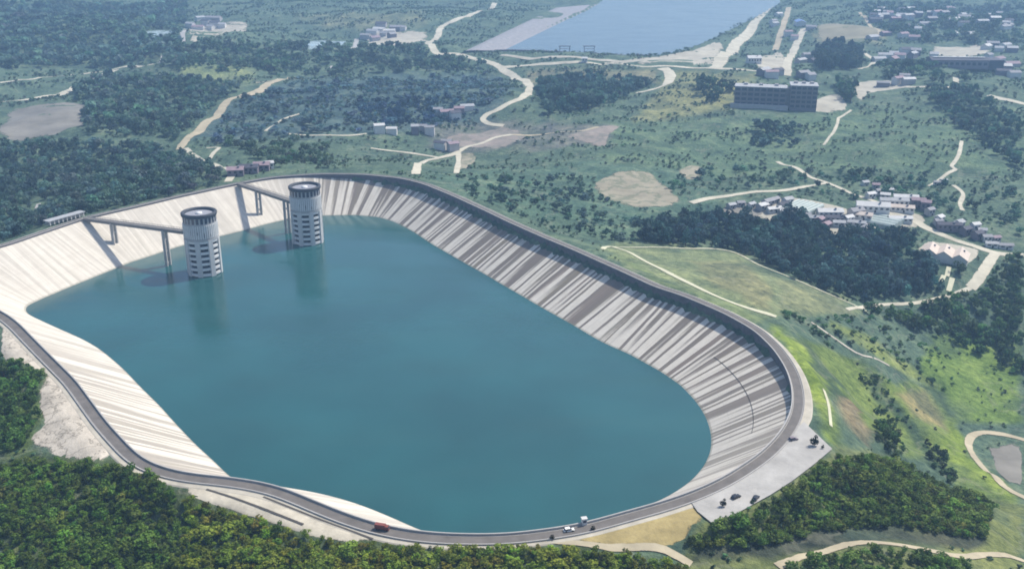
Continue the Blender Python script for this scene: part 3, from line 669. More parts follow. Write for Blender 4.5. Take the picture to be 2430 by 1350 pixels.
# ------------------------------------------------------------------ intake towers
def intake_tower(loc, rot0, label):
    t = thing('intake_tower', label, 'tower', loc, rot0, 'round intake towers standing in the reservoir')
    s = MB(); s.lathe([(10.9, -22), (10.9, 27.2)], 64)
    s.build('shaft', M['tower'], t, True)
    c = MB()
    for k in range(8):
        a = k * math.pi / 4
        c.box((11.3 * math.cos(a), 11.3 * math.sin(a), 2.5), (2.2, 3.4, 49), a)
    c.build('buttress', M['tower'], t)
    for r in range(7):
        z = .6 + r * 4.05
        m = MB(); m.lathe([(10.8, z), (11.9, z), (11.9, z + 1.75), (10.8, z + 1.75), (10.8, z)], 64); m.build('ledge', M['tower_lt'], t)
    for r in range(6):
        z = 2.4 + r * 4.05
        for k in range(8):
            m = MB(); a = k * math.pi / 4 + math.pi / 8
            m.lathe([(10.98, z), (10.98, z + 2.55)], 6, a - .25, a + .25); m.build('intake_opening', M['dark'], t)
    d = MB(); d.lathe([(10.6, 26.4), (12.2, 26.4), (12.2, 28.0), (11.7, 28.0), (11.7, 43.6), (10, 43.6)], 96); d.build('drum', M['drum'], t)
    m = MB()
    for k in range(48):
        a = k * math.pi / 24
        m.box((11.8 * math.cos(a), 11.8 * math.sin(a), 33.2), (.9, .8, 9.6), a)
    m.build('fin', M['tower_lt'], t)
    for k in range(24):
        a = k * math.pi / 12 + math.pi / 24; m = MB()
        m.lathe([(11.76, 39.2), (11.76, 43.2)], 3, a - .082, a + .082); m.build('window', M['glass'], t)
    for k in range(16):
        a = k * math.pi / 8 + .1; m = MB()
        zz = 29.3 if k % 3 else 31.5
        m.lathe([(11.76, zz), (11.76, zz + (3.4 if k % 2 else 2.2))], 2, a - .05, a + .05); m.build('slit', M['dark'], t)
    m = MB(); m.lathe([(11.5, 43.4), (12.3, 43.5), (12.5, 44.0), (12.6, 45.6), (12.2, 46.0), (10.7, 46.0), (10.2, 45.4), (10.0, 44.0)], 96)
    m.build('roof_parapet', M['slate'], t, True)
    m = MB(); m.lathe([(0.01, 44.5), (6, 44.4), (10.9, 44.2)], 64); m.build('roof', M['rooffloor'], t, True)
    m = MB(); m.lathe([(0.01, 45.3), (2.2, 45.3), (2.4, 44.4)], 24); m.build('roof_hatch', M['tower_lt'], t, True)
    return t
def tower_at(px, py, rr=12.0):
    q = P(px, py, 0.0); d = q[:2] / np.hypot(*q[:2]); q = q[:2] + d * rr; return (q[0], q[1], 0.0)
T1 = tower_at(489, 658); T2 = tower_at(733, 584)
def face(t, deg): return math.atan2(-t[1], -t[0]) + rad(deg)
intake_tower(T1, face(T1, -17), 'nearer round white intake tower with a dark ringed roof, reached by the longer footbridge')
intake_tower(T2, face(T2, -28), 'farther round white intake tower with a dark ringed roof, close to the streaked slope')

# ------------------------------------------------------------------ service bridges
def lining_z(x, y):
    d = np.hypot(rim[:, 0] - x, rim[:, 1] - y); i = int(d.argmin()); t = d[i] / width[i]
    return (R - hw[i]) * (1 - t)
def bridge(pa, tw, piers, label, zt):
    a = P(*pa, R + 1.0); a2 = Vector((a[0], a[1], R + .9)); tv = Vector((tw[0], tw[1], zt)); d2 = (tv - a2); d2.z = 0; d2.normalize()
    b = Vector((tw[0], tw[1], zt)) - d2 * 11.4; a2 = a2 - d2 * 2.0
    br = thing('service_bridge', label, 'bridge', tuple(a2), 0, 'service bridges to the intake towers')
    L = b - a2
    m = MB(); m.beam((0, 0, -.4), L + Vector((0, 0, -.4)), 4.6, 2.3); m.build('deck', M['deck'], br)
    n2 = Vector((-d2.y, d2.x, 0))
    for s in (-1, 1):
        m = MB(); o = n2 * (2.15 * s); up = Vector((0, 0, 1.9)); m.beam(o + up, L + o + up, .16, .16); m.beam(o + up * .72, L + o + up * .72, .1, .1)
        N = int(L.length / 2.5)
        for k in range(N + 1):
            q = L * (k / N) + o; m.beam(q + Vector((0, 0, .7)), q + up, .12, .12)
        m.build('railing', M['deck'], br)
    for f in piers:
        q = L * f; wq = a2 + q; zb = max(lining_z(wq.x, wq.y) - 1.5, -20) - a2.z
        m = MB()
        for s in (-1, 1):
            o = q + n2 * (1.75 * s); m.beam(o + Vector((0, 0, zb - q.z)), o + Vector((0, 0, -.7)), 1.9, 1.7)
        zl = -8.0
        while q.z + zl > zb + 2:
            m.beam(q - n2 * 1.7 + Vector((0, 0, zl)), q + n2 * 1.7 + Vector((0, 0, zl)), .9, 1.0); zl -= 9
        m.beam(q - n2 * 2.4 + Vector((0, 0, -1.2)), q + n2 * 2.4 + Vector((0, 0, -1.2)), 1.5, 1.0)
        m.build('pier', M['pier'], br)
    return br
bridge((208, 519), T1, (.27, .77), 'longer grey footbridge on twin-legged piers from the pale slope to the nearer tower', 29.0)
bridge((570, 437), T2, (.33, .80), 'shorter grey footbridge on twin-legged piers from the crest to the farther tower', 29.0)

# ------------------------------------------------------------------ buildings
foot = []
def gable(m, L, W, z0, rise, ov=.6):
    l, w = L / 2 + ov, W / 2 + ov
    zb = z0 - ov * rise / (W / 2)
    V = [(-l, -w, zb), (l, -w, zb), (l, w, zb), (-l, w, zb), (-l, 0, z0 + rise), (l, 0, z0 + rise)]
    V += [(x, y, z - .35) for x, y, z in V]
    m.add(V, [(0, 1, 5, 4), (2, 3, 4, 5), (7, 6, 10, 11), (9, 8, 11, 10), (0, 6, 7, 1), (2, 8, 9, 3), (3, 4, 10, 9), (0, 4, 10, 6), (1, 7, 11, 5), (2, 5, 11, 8)])
def house(px, py, L, W, H, ang, wm, rm, label, name='house', group=None, flat=False, rise=None, detail=True, cat=None):
    g = G(px, py); t = thing(name, label, cat or name.replace('_', ' '), (g[0], g[1], float(h(g[0], g[1]))), rad(ang), group)
    foot.append((g[0], g[1], max(L, W) * .62))
    m = MB(); m.box((0, 0, H / 2 - 1.5), (L, W, H + 3)); m.build('wall', M[wm], t)
    m = MB()
    if flat:
        m.box((0, 0, H + .25), (L + .8, W + .8, .5)); m.box((0, W / 2 + .1, H + .75), (L + .8, .5, .6)); m.box((0, -W / 2 - .1, H + .75), (L + .8, .5, .6))
        m.box((L * .25, W * .1, H + 1.5), (L * .18, W * .3, 2.2))
    else:
        rs = rise or W * .24; gable(m, L, W, H, rs)
    m.build('roof', M[rm], t)
    if not flat:
        for s in (-1, 1):
            x = s * (L / 2 - .02); m = MB(); m.add([(x, -W / 2, H), (x, W / 2, H), (x, 0, H + rs)], [(0, 1, 2)]); m.build('gable_wall', M[wm], t)
    if detail:
        nw = max(2, min(6, int(L / 4)))
        for k in range(nw):
            m = MB(); m.box(((k + .5) / nw * L - L / 2, -W / 2 - .06, H * .6), (L / nw * .5, .16, H * .32)); m.build('window', M['glass'], t)
        m = MB(); m.box((L * .06, -W / 2 - .08, 1.1), (1.4, .2, 2.2)); m.build('door', M['dark'], t)
    if detail and max(L, W) > 13:
        m = MB(); m.box((L * .2, -W * .2, H + (.9 if flat else W * .24)), (1.6, 1.4, 1.3)); m.build('roof_tank', M['roof_g'], t)
    return t
RN = {'roof_l': 'pale grey', 'roof_w': 'white', 'roof_g': 'grey', 'roof_d': 'dark', 'roof_p': 'mauve', 'roof_t': 'tan', 'roof_b': 'blue', 'roof_gr': 'grey-green'}
# village along the road on the right: px, py, length, width, height, turn, wall, roof, where
VILL = [
 (1808,497,12,8,5,35,'wall_g','roof_w','at the west end of the village strip, in front'), (1822,487,14,8,5,40,'wall_g','roof_g','at the west end of the village strip, behind'),
 (1838,480,10,7,4,40,'wall_g','roof_g','on the back edge at the west end of the village'), (1836,503,16,7,4,20,'wall_w','roof_w','on the front edge of the village beside the wood'),
 (1858,492,12,8,4,30,'wall_g','roof_d','between pale sheds in the west of the village'), (1868,483,11,8,5,30,'wall_w','roof_w','behind the greenhouse in the west of the village'),
 (1872,508,18,8,4,-18,'wall_w','roof_w','long and low along the front wall of the village'), (1900,516,20,8,4,-20,'wall_w','roof_g','second long one along the front wall of the village'),
 (1925,524,20,8,4,-20,'wall_w','roof_w','at the east end of the front wall of the village'), (1945,530,9,7,5,50,'wall_b','roof_p','at the corner of the village front, near the wood'),
 (1960,542,10,7,5,48,'wall_b','roof_p','lowest in the village, jutting into the wood'), (1968,512,26,11,5,0,'wall_w','roof_w','long bright one in the middle of the village'),
 (1985,524,24,8,4,-4,'wall_g','roof_d','dark-fronted row below the long bright roof'), (1990,536,12,7,4,-8,'wall_w','roof_w','small one below the dark row'),
 (2012,526,10,7,5,30,'wall_w','roof_w','small bright cube-like one at the centre of the village'), (2030,512,16,10,6,25,'wall_g','roof_g','tall grey one left of the big pale roof'),
 (2032,536,18,7,4,-20,'wall_w','roof_w','narrow one on the lower edge of the village centre'), (2052,548,12,7,4,60,'wall_g','roof_g','on the lower edge of the village, near the wood'),
 (2048,520,18,9,5,-25,'wall_w','roof_t','tan-roofed, below the big pale roof'), (2070,500,34,14,6,-12,'wall_w','roof_w','largest pale roof in the village'),
 (2120,488,30,9,6,-6,'wall_w','roof_w','long one facing the yard above the village road'), (2148,480,26,9,6,-10,'wall_w','roof_w','long curved-looking one at the top of the village'),
 (2140,502,24,9,5,-15,'wall_w','roof_t','cream one beside the village road'), (2178,490,14,9,7,-20,'wall_b','roof_p','mauve block above the village road'),
 (2195,500,10,8,9,-20,'wall_b','roof_p','tall mauve block at the upper right of the village'), (2205,510,9,7,6,30,'wall_g','roof_g','grey one below the mauve block'),
 (2135,526,24,8,4,-2,'wall_w','roof_w','bright long one below the village road'), (2228,528,9,7,6,40,'wall_w','roof_w','small white one where the road bends'),
 (2250,546,24,8,6,-6,'wall_b','roof_d','long dark one beside the lower road'), (2275,540,10,8,6,40,'wall_w','roof_w','among trees above the lower road'),
 (2290,556,10,8,6,30,'wall_b','roof_d','dark one above the lower road'), (2312,548,9,7,7,20,'wall_w','roof_w','white one highest above the road junction'),
 (2318,566,11,8,6,30,'wall_b','roof_d','dark one just above the road junction'), (2340,572,9,7,5,0,'wall_w','roof_g','grey one right of the road junction'),
 (2352,586,12,6,4,-10,'wall_w','roof_w','low one on the roadside at the right edge'), (2385,590,14,6,4,-6,'wall_w','roof_g','low grey one farthest right along the road'),
 (2065,470,10,7,5,20,'wall_w','roof_w','on the path above the village, left of the fork'), (2085,462,9,6,5,20,'wall_w','roof_g','small grey one above the path fork'), (2100,472,10,7,5,-20,'wall_g','roof_w','pale one at the path fork above the village'),
]
VILL += [(1735,494,9,6,4,30,'wall_g','roof_l','leftmost on the grey field edge left of the village'), (1757,489,8,6,4,10,'wall_g','roof_g','second from the left on the grey field edge'), (1782,492,9,6,4,40,'wall_w','roof_l','just left of the village strip, by the wood edge'),
 (2052,440,8,6,4,20,'wall_w','roof_l','by the path far above the village, left of two'), (2078,446,8,6,4,-10,'wall_g','roof_p','by the path far above the village, right of two'), (2110,458,8,6,4,30,'wall_g','roof_l','alone in scrub above the path fork'), (2225,534,8,6,5,10,'wall_g','roof_g','tucked between the road bend and the wood'),
 (2330,556,8,6,5,-20,'wall_w','roof_l','behind the dark ones at the road junction'), (2362,574,8,6,5,15,'wall_g','roof_p','behind the low roadside one at the right edge'), (2238,436,8,6,4,10,'wall_w','roof_l','at the end of the short pale path high on the right'), (2222,440,7,5,4,-10,'wall_w','roof_g','beside the short pale path high on the right')]
for i_, v in enumerate(VILL):
    v = (v[0], v[1], v[2] * .84, v[3] * .84) + v[4:]
    if v[7] == 'roof_w' and i_ % 3 and not any(k in v[8] for k in ('bright', 'white', 'pale', 'cream')): v = v[:7] + ('roof_l',) + v[8:]
    house(*v[:6], v[6], v[7], f'{RN[v[7]]}-roofed village house {v[8]}', 'house', 'houses of the roadside village')
for k, (px, py, L, W, ang, lb) in enumerate([(1893,492,30,16,48,'ribbed grey-green greenhouse, left of the pair in the village'), (1918,498,30,16,48,'ribbed grey-green greenhouse, right of the pair in the village'), (2100,528,26,30,-40,'square ribbed greenhouse at the lower edge of the village')]):
    g = G(px, py); t = thing('greenhouse', lb, 'greenhouse', (g[0], g[1], float(h(g[0], g[1]))), rad(ang), 'village greenhouses'); foot.append((g[0], g[1], 17))
    nb = 4; w = W / nb
    for b in range(nb):
        m = MB(); V = []; Fs = []; pr = [(-.5, -2), (-.5, 2.2), (-.3, 3.4), (0, 3.9), (.3, 3.4), (.5, 2.2), (.5, -2)]
        for x in (-L / 2, L / 2): V += [(x, (b + .5) * w - W / 2 + q * w * .98, z) for q, z in pr]
        Fs = [(i, i + 1, i + 8, i + 7) for i in range(6)] + [tuple(range(6, -1, -1)), tuple(range(7, 14))]
        m.add(V, Fs); m.build('bay', M['roof_gr'], t)
for px, py, lb in ((2206,606,'leftmost of three tan gabled sheds in the wood clearing'), (2240,612,'middle of three tan gabled sheds in the wood clearing'), (2276,620,'rightmost and palest of three tan gabled sheds in the wood clearing')):
    house(px, py, 22, 13, 5, 62, 'wall_w', 'roof_t', lb, 'shed', 'three tan sheds in the clearing', rise=4.0)
for px, py, L, a in ((2222,628,9,80), (2248,632,10,85), (2240,655,12,75), (2258,668,9,75)):
    pass
# cluster behind the crest near the short bridge
for px, py, L, W, H, a, wm, rm, lb in [(560,416,14,9,6,10,'wall_b','roof_p','mauve-roofed house at the foot of the pale road behind the crest'), (592,410,16,9,6,5,'wall_b','roof_d','dark-roofed house behind the crest by the short bridge'), (622,404,14,9,6,5,'wall_b','roof_p','mauve-roofed house behind the crest with a white gable beside it'), (640,400,7,6,6,20,'wall_w','roof_w','small white house farthest right in the row behind the crest')]:
    house(px, py, L, W, H, a, wm, rm, lb, 'house', 'houses behind the crest')
# far hamlets near the top edge
HAM = []
for i, (px, py) in enumerate([(1105,0)]): pass
def hamlet(spots, where, grp, L0=14):
    n_ = len(spots); od = lambda i: word[i] if i < 20 else str(i + 1) + ('st' if i % 10 == 0 else 'nd' if i % 10 == 1 else 'rd' if i % 10 == 2 else 'th')
    word = ['first', 'second', 'third', 'fourth', 'fifth', 'sixth', 'seventh', 'eighth', 'ninth', 'tenth', 'eleventh', 'twelfth', 'thirteenth', 'fourteenth', 'fifteenth', 'sixteenth', 'seventeenth', 'eighteenth', 'nineteenth', 'twentieth']
    for i, (px, py) in enumerate(sorted(spots)):
        rm = random.choice(['roof_w', 'roof_l', 'roof_l', 'roof_g', 'roof_p', 'roof_d', 'roof_g']); wm = random.choice(['wall_w', 'wall_w', 'wall_g', 'wall_b'])
        house(px, py, random.uniform(.8, 1.5) * L0, random.uniform(.65, .85) * L0, random.uniform(6, 10), random.uniform(-30, 50), wm, rm,
              f'{RN[rm]}-roofed house, {od(i)} from the left in {where}', 'house', grp, detail=False)
hamlet([(452,66),(470,70),(490,60),(500,70),(510,62),(528,66),(475,50),(498,48),(515,50)], 'the hamlet at the upper left', 'houses of the upper left hamlet', 18)
hamlet([(868,92),(885,84),(900,78),(912,86),(925,80),(940,72),(930,90),(955,72),(905,66),(890,98)], 'the hamlet left of the winding road', 'houses of the hamlet by the winding road', 18)
hamlet([(1040,272),(1060,278),(1090,270),(1108,262),(1080,284)], 'the row left of the pale road bend', 'houses left of the pale road bend', 12)
hamlet([(985,318),(1005,312),(1020,320),(900,316),(930,318),(1045,355),(1060,350),(1075,358)], 'the scattered row above the crest', 'houses scattered above the crest', 10)
hamlet([(2215,140),(2085,148),(2100,140),(2120,134),(2135,142),(2150,128),(2165,138),(2118,152),(2172,130)], 'the row left of the long dark warehouse', 'houses left of the warehouse', 16)
hamlet([(2340,118),(2355,110),(2370,122),(2385,116),(2400,124),(2335,155),(2352,162),(2368,150),(2385,168),(2400,160),(2345,140),(2405,185),(2380,180)], 'the town right of the warehouse', 'houses right of the warehouse', 16)
hamlet([(2075,35),(2095,45),(2110,38),(2125,50),(2140,42),(2160,46),(2180,40),(2210,50),(2240,38),(2270,52),(2300,44),(2330,60),(2360,52),(2390,66),(2150,72),(2190,66)] + [(float(a), float(b)) for a, b in zip(rng.uniform(2060, 2410, 34), rng.uniform(24, 98, 34))], 'the wooded town at the upper right', 'houses of the wooded upper right town', 17)
hamlet([(1870,85),(1885,95),(1835,55),(1838,62),(1848,40),(1925,70),(1900,150),(1915,140),(1930,150),(1812,178),(1830,184),(1845,178),(1905,182),(1922,188)], 'the lane behind the big dark office block', 'houses along the lane behind the office block', 15)
hamlet([(2130,198),(2145,192),(2155,200),(2095,206)], 'the pale yard right of the office block', 'houses on the pale yard', 12)
house(1898, 62, 40, 20, 10, 84, 'wall_w', 'roof_b', 'blue sheet-roofed hall on the lane at the top edge', 'hall', None, rise=4)
house(1788, 150, 22, 14, 9, 5, 'wall_w', 'roof_w', 'white block beside the straight pale road by the lake', 'block')
# long warehouse
g = G(2270, 158); wh = thing('warehouse', 'long dark warehouse with a white strip along its roof', 'warehouse', (g[0], g[1], float(h(g[0], g[1]))), rad(-4)); foot.append((g[0], g[1], 48))
m = MB(); m.box((0, 0, 5), (88, 30, 14)); m.build('wall', M['wall_b'], wh)
m = MB(); gable(m, 88, 30, 12, 3.2, 1.0); m.build('roof', M['roof_d'], wh)
m = MB(); m.beam((-40, -3.8, 15.0), (40, -3.8, 15.0), 6.0, .7); m.build('roof_strip', M['roof_w'], wh)
m = MB(); m.box((56, 4, 5), (22, 36, 14)); m.build('annex', M['roof_d'], wh)
for k in range(10):
    m = MB(); m.box((-39 + k * 8.6, -15.1, 6), (5, .4, 4)); m.build('window', M['glass'], wh)
# dark office block in two wings
g = G(1840, 252); ob = thing('office_building', 'large dark office block of two wings with pale flat roofs, in the green valley', 'office building', (g[0], g[1], float(h(g[0], g[1]))), rad(-3)); foot.append((g[0], g[1], 62))
def wing(cx, cy, L, W, Hh, rz, floors, bays):
    m = MB(); m.box((cx, cy, Hh / 2 - 2), (L, W, Hh + 4), rz); m.build('wing', M['wall_o'], ob)
    m = MB(); m.box((cx, cy, Hh + .5), (L + 1.6, W + 1.6, 1.0), rz); m.build('roof_slab', M['roof_l'], ob)
    ca, sa = math.cos(rz), math.sin(rz)
    def w2(x, y): return cx + x * ca - y * sa, cy + x * sa + y * ca
    for f in range(floors):
        z = (f + .55) * Hh / floors
        for (ox, oy, ln, rr) in ((0, -W / 2 - .1, L, rz), (L / 2 + .1, 0, W, rz + math.pi / 2)):
            nb = max(3, int(bays * ln / L))
            for b in range(nb):
                u = ((b + .5) / nb - .5) * ln; x, y = (u, oy) if ox == 0 else (ox, u)
                X, Y = w2(x, y); m = MB(); m.box((X, Y, z), (ln / nb * .74, .3, Hh / floors * .55), rr); m.build('window', M['glass'], ob)
    for q in range(3):
        X, Y = w2(L * (-.3 + .3 * q), W * .12); m = MB(); m.box((X, Y, Hh + 2), (5, 4, 3), rz); m.build('roof_plant', M['wall_g'], ob)
wing(-20, 5, 66, 24, 25, rad(-12), 4, 8)
wing(34, -3, 34, 30, 29, rad(-8), 5, 5)
m = MB(); m.box((14, 2, 11), (16, 16, 26), rad(-10)); m.build('link', M['wall_g'], ob)
m = MB(); m.box((-24, -13, 1.0), (74, 5, 6), rad(-14)); m.build('podium', M['wall_g'], ob)
# gate house where the long bridge starts
g = P(163, 530, R); gh = thing('gate_house', 'low pale colonnaded gate house on the crest at the start of the longer footbridge', 'gate house', (g[0] - 6, g[1] + 8, R), math.atan2(*(P(205, 516, R) - P(120, 540, R))[[1, 0]]))
foot.append((g[0] - 6, g[1] + 8, 24)); foot.append((g[0] - 14, g[1] - 6, 14))
m = MB(); m.box((0, 1.5, 2.0), (30, 4, 4.4)); m.build('wall', M['wall_g'], gh)
m = MB(); m.box((0, 0, 4.6), (32, 8.4, .7)); m.build('roof', M['roof_l'], gh)
for k in range(9):
    m = MB(); m.box((-14.4 + k * 3.6, -3.4, 2.1), (.7, .7, 4.2)); m.build('column', M['wall_w'], gh)
gh.scale = (1, .8, .7)
# far lake: dam slope, quay wall, two portal frames, booth
a, b = P(1118, 120, 4), P(1330, 18, 4); c_, d_ = P(1198, 121, -3.4), P(1425, 10, -3.4)
V = [tuple(a), tuple(b), tuple(d_), tuple(c_)]; nrm = np.array([a[0] - c_[0], a[1] - c_[1], 0]); nrm /= np.linalg.norm(nrm)
V += [tuple(np.array(a) + nrm * 14), tuple(np.array(b) + nrm * 14), tuple(np.array(b) + nrm * 34 - [0, 0, 8]), tuple(np.array(a) + nrm * 34 - [0, 0, 8])]
em = thing('lake_embankment', 'pale straight rubble embankment sloping into the far blue lake', 'embankment')
mesh_obj('slope', V[:4], [(0, 1, 2, 3)], plain('rubble', (.27, .265, .28), .9, .3, .12), em)
mesh_obj('crest', [V[0], V[1], V[5], V[4]], [(0, 3, 2, 1)], M['parapet'], em); mesh_obj('back_slope', [V[4], V[5], V[6], V[7]], [(0, 3, 2, 1)], M['ground'], em)
qa = [(1175,123), (1215,122), (1300,125), (1400,130), (1480,135), (1545,135)]
qw = thing('quay_wall', 'dark low quay wall along the near shore of the far lake', 'wall')
pts = [P(x, y, -2.5) for x, y in qa]; m = MB()
for i in range(len(pts) - 1): m.beam(tuple(pts[i] + [0, 0, 0]), tuple(pts[i + 1] + [0, 0, 0]), 2.5, 6.5)
m.build('wall', M['wall_b'], qw)
road('path', [(1188,132), (1300,136), (1400,141), (1500,146)], 14, 'yard', .5)
for px, lb in ((1340, 'left of two dark portal frames at the edge of the far lake'), (1398, 'right of two dark portal frames at the edge of the far lake')):
    g = P(px, 128, -2); t = thing('portal_frame', lb, 'frame', tuple(g), 0, 'portal frames by the far lake')
    m = MB(); m.beam((-9, 0, -3), (-9, 0, 14), 1.2, 1.2); m.build('post', M['wall_b'], t)
    m = MB(); m.beam((9, 0, -3), (9, 0, 14), 1.2, 1.2); m.build('post', M['wall_b'], t)
    m = MB(); m.beam((-11, 0, 13.4), (11, 0, 13.4), 1.4, 1.4); m.beam((-9, 0, 9), (9, 0, 9), .7, .7); m.build('beam', M['wall_b'], t)
house(1387, 148, 9, 8, 7, 0, 'wall_w', 'roof_w', 'small white hut on the shore road by the far lake', 'hut')

# ------------------------------------------------------------------ vehicles on the crest
def car(loc, rz, label, paint, kind='car', L=4.6, W=1.85, Hh=1.5):
    t = thing(kind, label, kind, loc, rz); m = MB()
    prof = [(-.5, .28), (-.5, .62), (-.46, .66), (-.24, .70), (.26, .70), (.44, .64), (.5, .54), (.5, .28)]
    def extr(pf, w0, mat, name, par=t, zs=1.0, z0=0):
        b = MB(); k = len(pf); V = [(x * L, -w0 / 2, z * zs + z0) for x, z in pf] + [(x * L, w0 / 2, z * zs + z0) for x, z in pf]
        b.add(V, [tuple(range(k)), tuple(range(2 * k - 1, k - 1, -1))] + [(i, k + i, k + (i + 1) % k, (i + 1) % k) for i in range(k)]); return b.build(name, mat, par)
    extr(prof, W, paint, 'body', zs=Hh / 1.5)
    extr([(-.44, .69), (-.36, 1.38), (-.02, 1.45), (.10, 1.36), (.27, .69)], W * .86, M['glass'], 'cabin_glass', zs=Hh / 1.5)
    extr([(-.37, 1.39), (-.03, 1.46), (.09, 1.38), (.09, 1.43), (-.03, 1.52), (-.37, 1.45)], W * .87, paint, 'roof', zs=Hh / 1.5)
    for sx in (-.31, .31):
        for sy in (-1, 1):
            b = MB(); n_ = 14; V = []
            for s in (-.11, .11): V += [(sx * L + .34 * math.cos(6.283 * i / n_), sy * W / 2 * .93 + s, .34 + .34 * math.sin(6.283 * i / n_)) for i in range(n_)]
            b.add(V, [tuple(range(n_)), tuple(range(2 * n_ - 1, n_ - 1, -1))] + [(i, n_ + i, n_ + (i + 1) % n_, (i + 1) % n_) for i in range(n_)]); b.build('wheel', M['tyre'], t)
    for sy in (-1, 1):
        b = MB(); b.box((.495 * L, sy * W * .34, .58), (.1, .4, .16)); b.build('headlight', M['chrome'], t)
    return t
q = P(1746, 1180, R); car((q[0], q[1], R - .05), rad(35), 'black car parked on the pale pavement beside the roadside shrub', M['black_car'])
q = P(1793, 1183, R); car((q[0], q[1], R - .05), rad(55), 'black car parked alone near the wooded edge of the pale pavement', M['black_car'])
q = P(1882, 1043, R); car((q[0], q[1], R - .05), rad(20), 'dark grey car parked where the crest road meets the pale pavement', M['wall_b'])
q = P(1350, 1259, R); car((q[0], q[1], R + .05), rad(14), 'white car on the crest road near the booth', M['white'], L=4.2, W=1.7, Hh=1.4)
q = P(1386, 1243, R); bt = thing('booth', 'small white guard booth on the inner edge of the crest road', 'booth', (q[0], q[1], R), rad(14))
m = MB(); m.box((0, 0, 1.3), (1.9, 1.6, 2.6)); m.build('wall', M['wall_w'], bt); m = MB(); m.box((0, 0, 2.75), (2.3, 2.0, .3)); m.build('roof', M['roof_w'], bt)
m = MB(); m.box((0, -.82, 1.6), (1.4, .1, 1.0)); m.build('window', M['glass'], bt)
q = P(908, 1256, R); tk = thing('truck', 'rust-red truck on the crest road above the foreground wood', 'truck', (q[0], q[1], R + .04), rad(-14)); tk.scale = (.74, .74, .74)
m = MB(); m.box((-1.2, 0, 2.0), (5.6, 2.4, 2.5)); m.build('cargo_box', M['red_truck'], tk)
m = MB(); m.add([(1.7, -1.15, .6), (3.7, -1.15, .6), (3.7, -1.15, 1.5), (3.2, -1.15, 2.6), (1.7, -1.15, 2.6), (1.7, 1.15, .6), (3.7, 1.15, .6), (3.7, 1.15, 1.5), (3.2, 1.15, 2.6), (1.7, 1.15, 2.6)], [(0, 1, 2, 3, 4), (9, 8, 7, 6, 5), (0, 5, 6, 1), (1, 6, 7, 2), (2, 7, 8, 3), (3, 8, 9, 4), (4, 9, 5, 0)]); m.build('cab', M['red_truck'], tk)
m = MB(); m.box((-.2, 0, .62), (7.4, 1.2, .3)); m.build('chassis', M['dark'], tk)
m = MB(); m.add([(3.73, -1, 1.55), (3.26, -1, 2.5), (3.26, 1, 2.5), (3.73, 1, 1.55)], [(0, 3, 2, 1)]); m.build('windscreen', M['glass'], tk)
for x in (-2.8, -1.6, 2.7):
    for sy in (-1, 1):
        b = MB(); V = []
        for s in (-.15, .15): V += [(x + .48 * math.cos(6.283 * i / 14), sy * 1.0 + s, .48 + .48 * math.sin(6.283 * i / 14)) for i in range(14)]
        b.add(V, [tuple(range(14)), tuple(range(27, 13, -1))] + [(i, 14 + i, 14 + (i + 1) % 14, (i + 1) % 14) for i in range(14)]); b.build('wheel', M['tyre'], tk)

# ------------------------------------------------------------------ vegetation
def leaf_template(seed, nl, lobes, size, flat=1.0):
    """crown of many leaf-clump quads spread through a few lobes, unit height and width"""
    r = np.random.default_rng(seed); V, Q = [], []
    cs = [(0, 0, .62, .30, .34)]
    for k in range(lobes):
        a = r.uniform(0, 6.28); d = r.uniform(.16, .32); cs.append((d * math.cos(a), d * math.sin(a), r.uniform(.32, .8), r.uniform(.16, .25), r.uniform(.14, .22)))
    for i in range(nl):
        c = cs[r.integers(len(cs))]; u = r.normal(size=3); u /= np.linalg.norm(u); rr = r.uniform(.72, 1.05)
        p = np.array([c[0] + u[0] * c[3] * rr, c[1] + u[1] * c[3] * rr, c[2] + u[2] * c[4] * rr * flat])
        if p[2] < .1: p[2] = r.uniform(.1, .25)
        nn = u + r.normal(size=3) * .55; nn /= np.linalg.norm(nn)
        t1 = np.cross(nn, r.normal(size=3)); t1 /= np.linalg.norm(t1); t2 = np.cross(nn, t1); s = size * r.uniform(.6, 1.3); b = len(V)
        V += [p - t1 * s, p - t2 * s * .7, p + t1 * s, p + t2 * s * .7 + nn * s * .25]; Q.append((b, b + 1, b + 2, b + 3))
    return np.array(V), np.array(Q)
def blob_template(seed, sub, nl):
    r = np.random.default_rng(seed); bm = bmesh.new(); bmesh.ops.create_icosphere(bm, subdivisions=sub, radius=1)
    V = np.array([v.co[:] for v in bm.verts]); F = np.array([[v.index for v in f.verts] for f in bm.faces]); bm.free()
    V = V * (1 + r.normal(0, .2, len(V)))[:, None]; V[:, 0] *= .46; V[:, 1] *= .46; V[:, 2] = V[:, 2] * .44 + .5
    return V, np.c_[F, F[:, 2]] if False else F
near_T = [leaf_template(20 + k, 230, 5 + k % 3, .085) for k in range(6)]
mid_T = [leaf_template(40 + k, 95, 4, .13) for k in range(5)]
far_T = [leaf_template(60 + k, 34, 2, .22) for k in range(4)]
scrub_T = [leaf_template(80 + k, 20, 2, .26) for k in range(4)]

